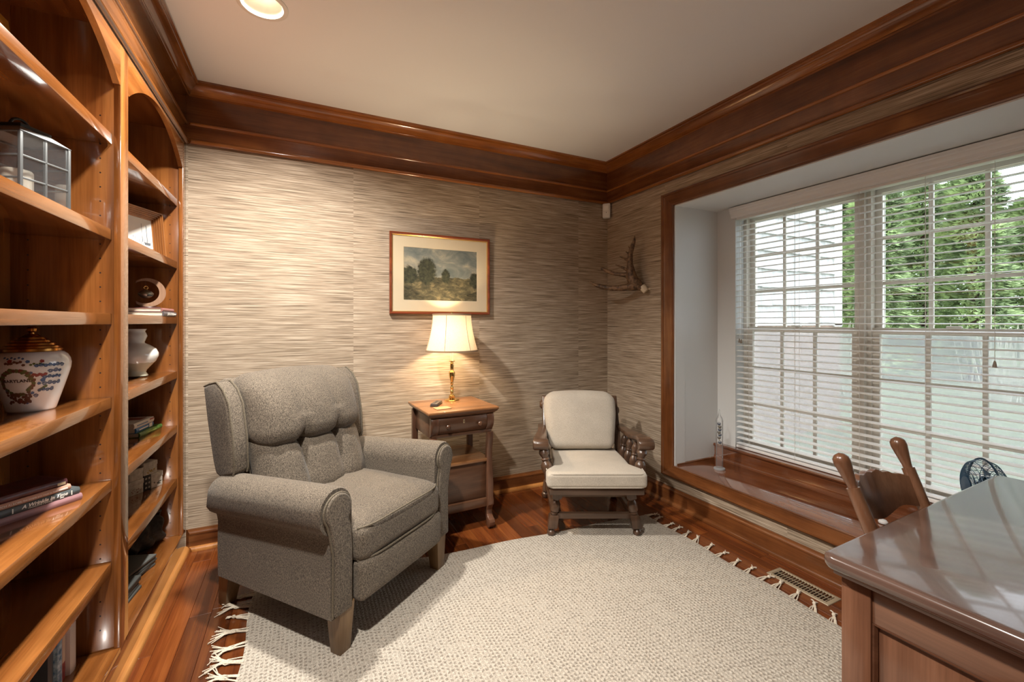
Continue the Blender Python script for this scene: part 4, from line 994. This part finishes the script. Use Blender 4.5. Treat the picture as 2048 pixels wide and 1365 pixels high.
# upright books on the deck of the middle bay: spines face the room (+x)
yy = 2.056; 
for T, Hh, W, mt_, lb, setb, ttl in ((.030,.250,.17,plain('book_navy', C(40,52,66), .35),'navy hardback standing at the end of the bottom shelf row',.02,None),
        (.042,.235,.16,plain('book_white', C(222,212,206), .45),'thick white paperback in the bottom shelf row',0.0,None),
        (.036,.225,.16,speck('book_red', C(120,40,46), C(170,70,70), 60, .4, .05),'red patterned book in the bottom shelf row',.012,None),
        (.016,.225,.16,plain('book_pink', C(196,120,116), .45),'thin pink book in the bottom shelf row',.006,None),
        (.030,.230,.16,speck('book_blue', C(60,110,150), C(190,212,222), 40, .4, .05),'light blue and white book in the bottom shelf row',.0,None),
        (.034,.240,.16,plain('book_slate', C(70,76,84), .4),'slate grey book in the bottom shelf row',.01,None)):
    e = empty('book', (-.700-setb, yy-T, .125)); tag(e, lb, 'book', 'upright books on the bottom shelf')
    m = MB().box(-.002,.0,0,T,0,Hh); m = MB(); q = .0022
    m.prism([(0,0),(.003,T*.5),(0,T),(-W,T),(-W,T-q),(-.004,T-q),(-.004,q),(-W,q),(-W,0)], lambda p,r,a: (p,r,a), 0, Hh).build('cover', mt_, e, smooth=30)
    MB().box(-W+.004,-.004,q,T-q,.003,Hh-.003).build('pages', paper_m, e)
    if 'red' in lb: MB().box(.0012,.0032,T*.25,T*.75,.06,.18).build('spine_label', plain('red_label', C(214,190,170), .5), e)
    if 'navy' in lb: MB().box(-.12,-.02,T,T+.0006,.0,.004).build('silver_edge', gld, e)
    yy -= T + .001
# porcelain jar
JC = Vector((-.757, 1.890, 1.046)); jr = empty('porcelain_jar', JC); tag(jr, 'white porcelain tobacco jar with painted flowers and brass lid on the bookcase shelf', 'jar')
jp = [(.066,0),(.068,.002),(.070,.006),(.080,.035),(.094,.075),(.105,.108),(.1115,.130),(.113,.145),(.110,.160),(.102,.173),(.090,.181),(.082,.183)]
jp = [(r_*.79, z_) for r_, z_ in jp]
MB().lathe(jp, 56).build('body', porc, jr, smooth=60)
def jrad(z):
    for (r0, z0), (r1, z1) in zip(jp, jp[1:]):
        if z0 <= z <= z1: return r0 + (r1-r0)*(z-z0)/(z1-z0+1e-9)
    return jp[-1][0]
cama = math.atan2(-JC.y, -JC.x)
def jm(s_, z): a = cama - R(22) + s_/.083; r = jrad(z)+.0007; return Vector((r*math.cos(a), r*math.sin(a), z))
lid = MB().lathe([(r_*.80 if z_ < .24 else r_, z_) for r_, z_ in [(.083,.183),(.086,.185),(.086,.192),(.080,.194),(.078,.200),(.068,.203),(.066,.209),(.056,.212),(.053,.218),(.042,.221),(.038,.227),(.026,.230),(.018,.236),(.008,.238),(.006,.242),(.011,.246),(.012,.254),(.008,.259),(0,.260)]], 48).build('lid', brass2, jr, smooth=25)
put_text('MARYLAND', .0125, plain('jar_lettering', C(60,44,48), .4), jr, None, fn=lambda c: jm(c.x, .098+c.y), bold=.0004, space=1.05)
def ribbon(pts, w_):
    m = MB(); vs = []
    for i, p in enumerate(pts):
        q0 = pts[max(0,i-1)]; q1 = pts[min(len(pts)-1,i+1)]; d = Vector((q1[0]-q0[0], q1[1]-q0[1])); d = d.normalized() if d.length else Vector((1,0))
        vs += [jm(p[0]-d.y*w_, p[1]+d.x*w_), jm(p[0]+d.y*w_, p[1]-d.x*w_)]
    return m.add(vs, [(2*i,2*i+1,2*i+3,2*i+2) for i in range(len(pts)-1)])
bl_ = MB()
def addr(pts, w_=.0009): r_ = ribbon(pts, w_); bl_.add(r_.v, r_.f)
rj = random.Random(4)
for z0, s0, s1 in ((.144,.036,.100),(.126,.064,.104),(.108,.054,.102),(.088,.054,.104),(.068,.046,.094),(.052,.036,.054)):
    s_ = s0; k = 0
    while s_ < s1-.006:
        r0 = rj.uniform(.004,.0068); dr_ = 1 if k % 2 else -1
        addr([(s_+r0+r0*(1-q/26)*math.cos(q*.55*dr_+PI), z0+.002*dr_+r0*(1-q/26)*math.sin(q*.55*dr_+PI)) for q in range(24)])
        addr([(s_+q*r0*2.2/8, z0-.004*dr_*math.sin(q/8*PI)-.001) for q in range(9)], .0005)
        s_ += r0*2; k += 1
bl_.build('blue_scrolls', plain('jar_blue', C(58,84,128), .3), jr, smooth=0)['kind'] = 'stuff'
def blobs(name, col, spots):
    m = MB()
    for s0, z0, r0 in spots:
        n = 10; vs = [jm(s0, z0)] + [jm(s0+r0*(1+.25*(k%2))*math.cos(2*PI*k/n), min(.180,max(.004,z0+r0*(1+.25*(k%2))*math.sin(2*PI*k/n)))) for k in range(n)]
        m.add(vs, [(0, 1+k, 1+(k+1)%n) for k in range(n)])
    m.build(name, plain('jar_'+name, col, .3), jr, smooth=0)['kind'] = 'stuff'
ringp = [(.034*math.cos(a)+rj.uniform(-.003,.003), .092+.036*math.sin(a)*1.05+rj.uniform(-.003,.003)) for a in [2*PI*k/34 for k in range(60)]]
blobs('painted_leaves', C(92,100,54), [(s_, z, rj.uniform(.003,.0054)) for s_, z in ringp[::2]] + [(.030+q*.006, .146+.003*(q%2), .0028) for q in range(5)] + [(.05+q*.005,.066+.004*q,.004) for q in range(4)])
blobs('painted_brown', C(104,66,52), [(s_*1.06, z, rj.uniform(.003,.0050)) for s_, z in ringp[1::2]] + [(rj.uniform(-.03,.03), .046+rj.uniform(-.016,.014), .0040) for q in range(44)] + [(-.02+q*.006, .150+rj.uniform(-.005,.006), .0034) for q in range(7)])
blobs('painted_red', C(140,62,56), [(.036+q*.006, .116-.003*(q%2), .0042) for q in range(5)] + [(.052,.156,.0045),(-.012,.158,.005),(.004,.036,.004),(.01,.13,.004)])
blobs('painted_blue', C(70,96,140), [(-.026+q*.008, .168-.003*(q%2), .0026) for q in range(6)] + [(-.03,.070,.004),(.024,.156,.0042),(.056,.098,.0055),(.048,.088,.004),(.034,.060,.004),(.03,.122,.0035),(.02,.030,.004)])
# lantern with candle
LC = empty('glass_lantern', (-.700, 1.690, 1.660), R(90-22.7)); tag(LC, 'small leaded glass and metal lantern with dark roof on the bookcase shelf', 'lantern')
LS, LW, LH = .140, .140, .195       # along local x, into +y
for px_, py_ in ((0,0),(LS,0),(LS,LW),(0,LW)): BX('post', gunm, LC, px_-.004, px_+.004, py_-.004, py_+.004, 0, LH, .001)
BX('base', gunm, LC, -.005, LS+.005, -.005, LW+.005, 0, .006, .001)
for z in (.006, .065, .128, LH):
    for y in (0, LW): BX('came', gunm, LC, 0, LS, y-.0025, y+.0025, z-.0025, z+.0025, .0008)
    for x in (0, LS): BX('came', gunm, LC, x-.0025, x+.0025, 0, LW, z-.0025, z+.0025, .0008)
for y in (0, LW): BX('came', gunm, LC, LS/2-.003, LS/2+.003, y-.0025, y+.0025, 0, LH, .0008)
for x in (0, LS): BX('came', gunm, LC, x-.0025, x+.0025, LW/2-.003, LW/2+.003, 0, LH, .0008)
for k in range(3):
    z0, z1 = (.006,.065,.128)[k], (.065,.128,LH)[k]
    for h_ in range(2):
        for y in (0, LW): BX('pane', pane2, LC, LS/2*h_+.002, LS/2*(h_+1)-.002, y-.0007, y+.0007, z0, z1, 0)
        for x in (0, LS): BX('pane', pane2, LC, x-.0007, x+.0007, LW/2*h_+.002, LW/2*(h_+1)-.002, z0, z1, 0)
m = MB(); c_ = .028
vs = [(-.005,-.005,LH),(LS+.005,-.005,LH),(LS+.005,LW+.005,LH),(-.005,LW+.005,LH),(c_,c_,LH+.026),(LS-c_,c_,LH+.026),(LS-c_,LW-c_,LH+.026),(c_,LW-c_,LH+.026)]
m.add(vs, [(4,5,6,7),(0,1,5,4),(1,2,6,5),(2,3,7,6),(3,0,4,7)]).build('roof', gunm, LC, smooth=0)
BX('roof_cap', blackm, LC, .025, LS-.025, .025, LW-.025, LH+.024, LH+.034, .002)
MB().tube([(LS/2+.028*math.cos(PI*k/12), LW/2, LH+.034+.026*math.sin(PI*k/12)) for k in range(13)], .004, 8).build('handle', blackm, LC)
cd = empty('pillar_candle', LC.matrix_world @ Vector((0,0,0))); 
bpy.context.view_layer.update()
cd.location = LC.matrix_world @ Vector((.060, .070, .0065)); tag(cd, 'cream pillar candle inside the glass lantern', 'candle')
MB().lathe([(.034,0),(.034,.092),(.031,.096),(.012,.090),(0,.089)], 28).build('wax', wax, cd); MB().tube([(0,0,.089),(.002,0,.102)], .0012, 6).build('wick', blk, cd)
# gilt framed picture on the top shelf
gf = empty('gilt_frame', (-.800, 1.745, 2.010), R(90)); gf.rotation_euler = (R(-6), 0, R(90)); tag(gf, 'gilt picture frame with teal print leaning on the top bookcase shelf', 'picture')
MB().frame([(0,0),(0,.014),(.006,.018),(.014,.014),(.020,.010),(.020,0)], -.145, .145, .002, .24, lambda a,b,c: (a, -c, b)).build('frame', plain('gold_leaf', C(176,128,52), .35, .6), gf, smooth=40)
MB().box(-.126,.126,-.006,-.001,.021,.221).build('mat', plain('print_mat', C(196,200,204), .8), gf); MB().box(-.10,.10,-.0068,-.006,.045,.197).build('print', plain('teal_print', C(92,126,124), .7), gf)
# right bay: stepped frame with sketch
sf = empty('stepped_frame', (-.735, 2.835, 1.660)); sf.rotation_euler = (R(-5), 0, R(90-22.8)); tag(sf, 'deep stepped wooden frame with a pale boat sketch on the far bay shelf', 'picture')
prof = [(0,0),(0,.036)]
for k in range(5): prof += [(.006+k*.008,.036-k*.006),(.006+k*.008,.030-k*.006)]
prof += [(.046,.004),(.046,0)]
MB().frame(prof, -.135, .135, .001, .243, lambda a,b,c: (a, -c, b)).build('frame', frm2, sf, smooth=0)
MB().box(-.092,.092,-.004,-.001,.046,.198).build('sketch', plain('sketch_paper', C(206,206,204), .8), sf)
m = MB()
for k in range(14):
    x = -.05+.012*k; m.box(x, x+.0016, -.0046,-.004, .06, .075+random.random()*.03)
m.box(.050,.054,-.0046,-.004,.075,.165); m.add([(.03,-.0046,.075),(.075,-.0046,.075),(.068,-.0046,.062),(.036,-.0046,.062)], [(0,1,2,3)]); m.box(.02,.0215,-.0046,-.004,.075,.17)
m.build('ink_marks', plain('sketch_ink', C(92,96,102), .8), sf, smooth=0)
# two flat books and the bell stand
e, mp = book((-.618, 2.990-.25, 1.352), R(90), .25, .19, .022, plain('book_dark_grey', C(84,80,84), .4), 'dark grey book with bold white title lying under the bell stand', 'book', 'flat books under the bell')
spine_text(e, mp, 'JUST SO STORIES', .0165, wht, .122, .011, bold=.0007); MB().box(.188,.228,-.0047,-.0042,.007,.015).build('print_block', wht, e)
e, mp = book((-.624, 2.962-.22, 1.374), R(90), .22, .17, .018, plain('book_dusty_pink', C(146,98,94), .5), 'dusty pink book lying just beneath the bell stand', 'book', 'flat books under the bell')
bs = empty('bell_stand', (-.705, 2.842, 1.392), R(13.9)); tag(bs, 'crescent wooden stand with a hanging metal sleigh bell on two flat books', 'ornament')
MB().lathe([(.050,0),(.052,.003),(.050,.008),(0,.009)], 28).build('base', plain('dark_base', C(58,34,30), .3), bs)
oc, ic = (0,.081), (-.012,.083); ro, ri = .073, .058; A0, A1 = R(-128), R(128)
out = [(oc[0]+ro*math.cos(a), oc[1]+ro*math.sin(a)) for a in [A0+(A1-A0)*k/40 for k in range(41)]]
inn = [(ic[0]+ri*math.cos(a), ic[1]+ri*math.sin(a)) for a in [A1+(A0-A1)*k/40 for k in range(41)]]
m = MB(); P_ = out; Q_ = inn[::-1]; vs = []
for yv in (-.012,.012): vs += [(p[0],yv,p[1]) for p in P_] + [(p[0],yv,p[1]) for p in Q_]
fs = []
for k in range(40): fs += [(k,k+1,41+k+1,41+k),(82+k,123+k,123+k+1,82+k+1),(k,82+k,82+k+1,k+1),(41+k,41+k+1,123+k+1,123+k)]
fs += [(0,41,123,82),(40,122,163,81)]
m.add(vs, fs).build('crescent', wood('crescent_wood', C(104,76,58), C(134,104,84), C(150,122,100), 'Z', .35, .2), bs, smooth=40)
pew = plain('aged_pewter', C(132,128,116), .35, .9)
bel = MB().lathe([(0,.052),(.012,.053),(.024,.060),(.031,.070),(.032,.074),(.031,.078),(.024,.086),(.012,.092),(.004,.095),(0,.096)], 28, (-.008,0,0)).build('bell', pew, bs, smooth=60)
MB().tube([(-.008+.008*math.cos(2*PI*k/16),0,.106+.008*math.sin(2*PI*k/16)) for k in range(17)], .0025, 8).build('loop', brass, bs)
MB().tube([(-.008,0,.112),(-.008,0,.142)], .0010, 5).build('thread', blk, bs)
MB().cbox((.008,-.025,.064),(.022,.016,.0035), Matrix.Rotation(R(20),3,'Z')).build('slot', blackm, bel)
# vase
vs_ = empty('gourd_vase', (-.742, 2.800, 1.046)); tag(vs_, 'white glazed double-gourd vase with grey-green foot on the far bay shelf', 'vase')
vp_ = [(.046,0),(.050,.004),(.046,.012),(.040,.022),(.044,.034),(.060,.054),(.080,.078),(.090,.102),(.090,.118),(.080,.140),(.056,.158),(.037,.168),(.034,.174),(.040,.190),(.045,.204),(.040,.220),(.036,.226),(.040,.236),(.044,.240),(.036,.240),(.030,.228)]
t = NT('two_tone_glaze'); s = t.n('SeparateXYZ', {0: t.coords()}).outputs
f = t.math('LESS_THAN', t.math('ADD', s[2], t.math('MULTIPLY', t.noise(t.coords(), 14, 2), .03)), .088)
f2 = t.math('LESS_THAN', s[2], .006); cc = t.mix(f, C(218,218,214), C(172,172,154)); cc = t.mix(f2, cc, C(60,58,52)); t.bsdf(Base_Color=cc, Roughness=.15, Coat_Weight=.4)
MB().lathe(vp_, 44, caps=False).build('body', t.m, vs_, smooth=60)
# paperback pile
h2 = R(90-11)
for i, (px_, py_, z, L, W, T, mt_, lb, rz) in enumerate(((-.722,2.775,.743,.215,.14,.022,speck('book_green', C(46,84,36), C(104,140,66), 24, .4, .05),'green paperback at the bottom of the far bay pile',0),
        (-.735,2.770,.765,.180,.11,.026,plain('book_bright_blue', C(58,112,164), .4),'bright blue paperback in the middle of the far bay pile',R(3)),
        (-.738,2.750,.791,.190,.125,.026,plain('book_off_white', C(206,202,196), .45),'off-white paperback on top of the far bay pile',R(1)))):
    e, mp = book((px_,py_,z), h2+rz, L, W, T, mt_, lb, 'book', 'paperbacks piled in the far bay')
    if i == 1: MB().box(L*.14,L*.66,-.0047,-.0042,T*.38,T*.60).build('print_block', wht, e); MB().box(L*.72,L*.9,-.0047,-.0042,T*.12,T*.88).build('spine_label', wht, e)
    if i == 2: MB().box(L*.12,L*.66,-.0047,-.0042,T*.36,T*.60).build('print_block', plain('blue_print', C(110,134,164), .6), e); MB().box(L*.76,L*.97,-.0047,-.0042,T*.62,T*.86).build('spine_label', plain('red_print', C(150,60,52), .6), e); MB().box(L*.55,L*.9,.02,W-.03,T,T+.0005).build('cover_art', plain('cover_red', C(140,84,78), .5), e)
    if i == 0: MB().box(L*.3,L*.7,-.0047,-.0042,T*.38,T*.60).build('print_block', plain('lime_print', C(150,178,90), .6), e)
# keepsake boxes
kb = speck('keepsake_paper', C(176,170,158), C(206,200,188), 50, .7, .05); dot = plain('polka_black', C(34,32,34), .6)
h3 = R(90-35); kd = Vector((math.cos(h3), math.sin(h3), 0)); kn = Vector((-math.sin(h3), math.cos(h3), 0)); k0 = Vector((-.668, 2.945, .443))
def kbox(off, z, L, W, T, mat, label, marks):
    p = k0 - kd*off; e = empty('keepsake_box', (p.x, p.y, .443+z), h3); tag(e, label, 'box', 'small paper boxes in the far bay')
    BX('body', mat, e, -L, 0, 0, W, 0, T*.68, .001); BX('lid', mat, e, -L-.0015, .0015, -.0015, W+.0015, T*.66, T, .001)
    if marks == 'dots':
        m = MB()
        for a in range(2):
            for b in range(3): m.lathe([(.0055,0),(.0055,.0004)], 10, (-L*.25-a*L*.5, -.0005-.0015, T*(.2+.3*b)), Matrix.Rotation(R(90),3,'X'))
        m.build('dots', plain('polka_cream', C(150,146,138), .7), e)
    elif marks:
        m = MB(); rk = random.Random(len(label))
        for k in range(16):
            x = -L*(.2+.6*rk.random()); z0 = T*(.08+.3*rk.random()); m.box(x, x+rk.uniform(.002,.012), -.0006, -.0001, z0, z0+rk.uniform(.001,.006))
        m.build('printed_motif', plain('motif_%s' % marks, {'red': C(120,76,64), 'gold': C(168,140,74), 'ink': C(90,86,78)}[marks], .7), e, smooth=0)
kbox(0, 0, .062, .07, .078, kb, 'cream paper box with faint ink drawing beside the dotted box', 'ink')
kbox(.066, 0, .034, .08, .078, dot, 'black and cream polka dot box between the paper boxes', 'dots')
kbox(.104, 0, .080, .08, .072, kb, 'cream paper box with reddish motif beside the dotted box', 'red')
kbox(.030, .079, .072, .065, .066, kb, 'cream paper box with gold motif on top of the other boxes', 'gold')
kbox(.106, .073, .070, .06, .055, kb, 'plain cream paper box on top of the reddish motif box', None)
# dark bag and folded papers on the lowest deck of the far bay
db = empty('black_bag', (-.755, 2.905, .125), R(60)); tag(db, 'crumpled black fabric bag on the bottom shelf of the far bay', 'bag')
rb = random.Random(8)
MB().rbox((.22,.12,.17), .05, 18, lambda x,y,z: (x+.012*math.sin(z*60+y*20), y+.012*math.sin(x*70+z*25), z+.014*math.sin(x*45)*(z > 0)), (0,0,.088)).build('body', speck('black_nylon', C(18,18,18), C(46,44,42), 60, .6, .5), db, smooth=70)
MB().tube([(-.06,-.05,.16),(-.05,-.07,.19),(0,-.08,.20),(.05,-.07,.19),(.06,-.05,.16)], .006, 8).build('strap', speck('black_strap', C(20,20,20), C(50,48,46), 90, .6, .4), db)
for i, (x, y, rz, c_, lb) in enumerate(((-.742,2.640,R(72),C(96,98,96),'folded grey newspaper pile beside the black bag'), (-.735,2.42,R(86),C(70,72,70),'dark grey magazine stack on the far bay bottom shelf'))):
    e = empty('magazine_stack', (x,y,.125), rz); tag(e, lb, 'magazines')
    for k in range(5): MB().cbox((rb.uniform(-.006,.006),rb.uniform(-.006,.006),.006+k*.011), (.19-.01*i,.16,.0105), Matrix.Rotation(rb.uniform(-.08,.08),3,'Z')).build('magazine', plain('magazine_%d_%d' % (i,k), (lambda kk: tuple(q*kk for q in c_[:3])+(1,))(rb.uniform(.25,.9)), .5), e, .002)
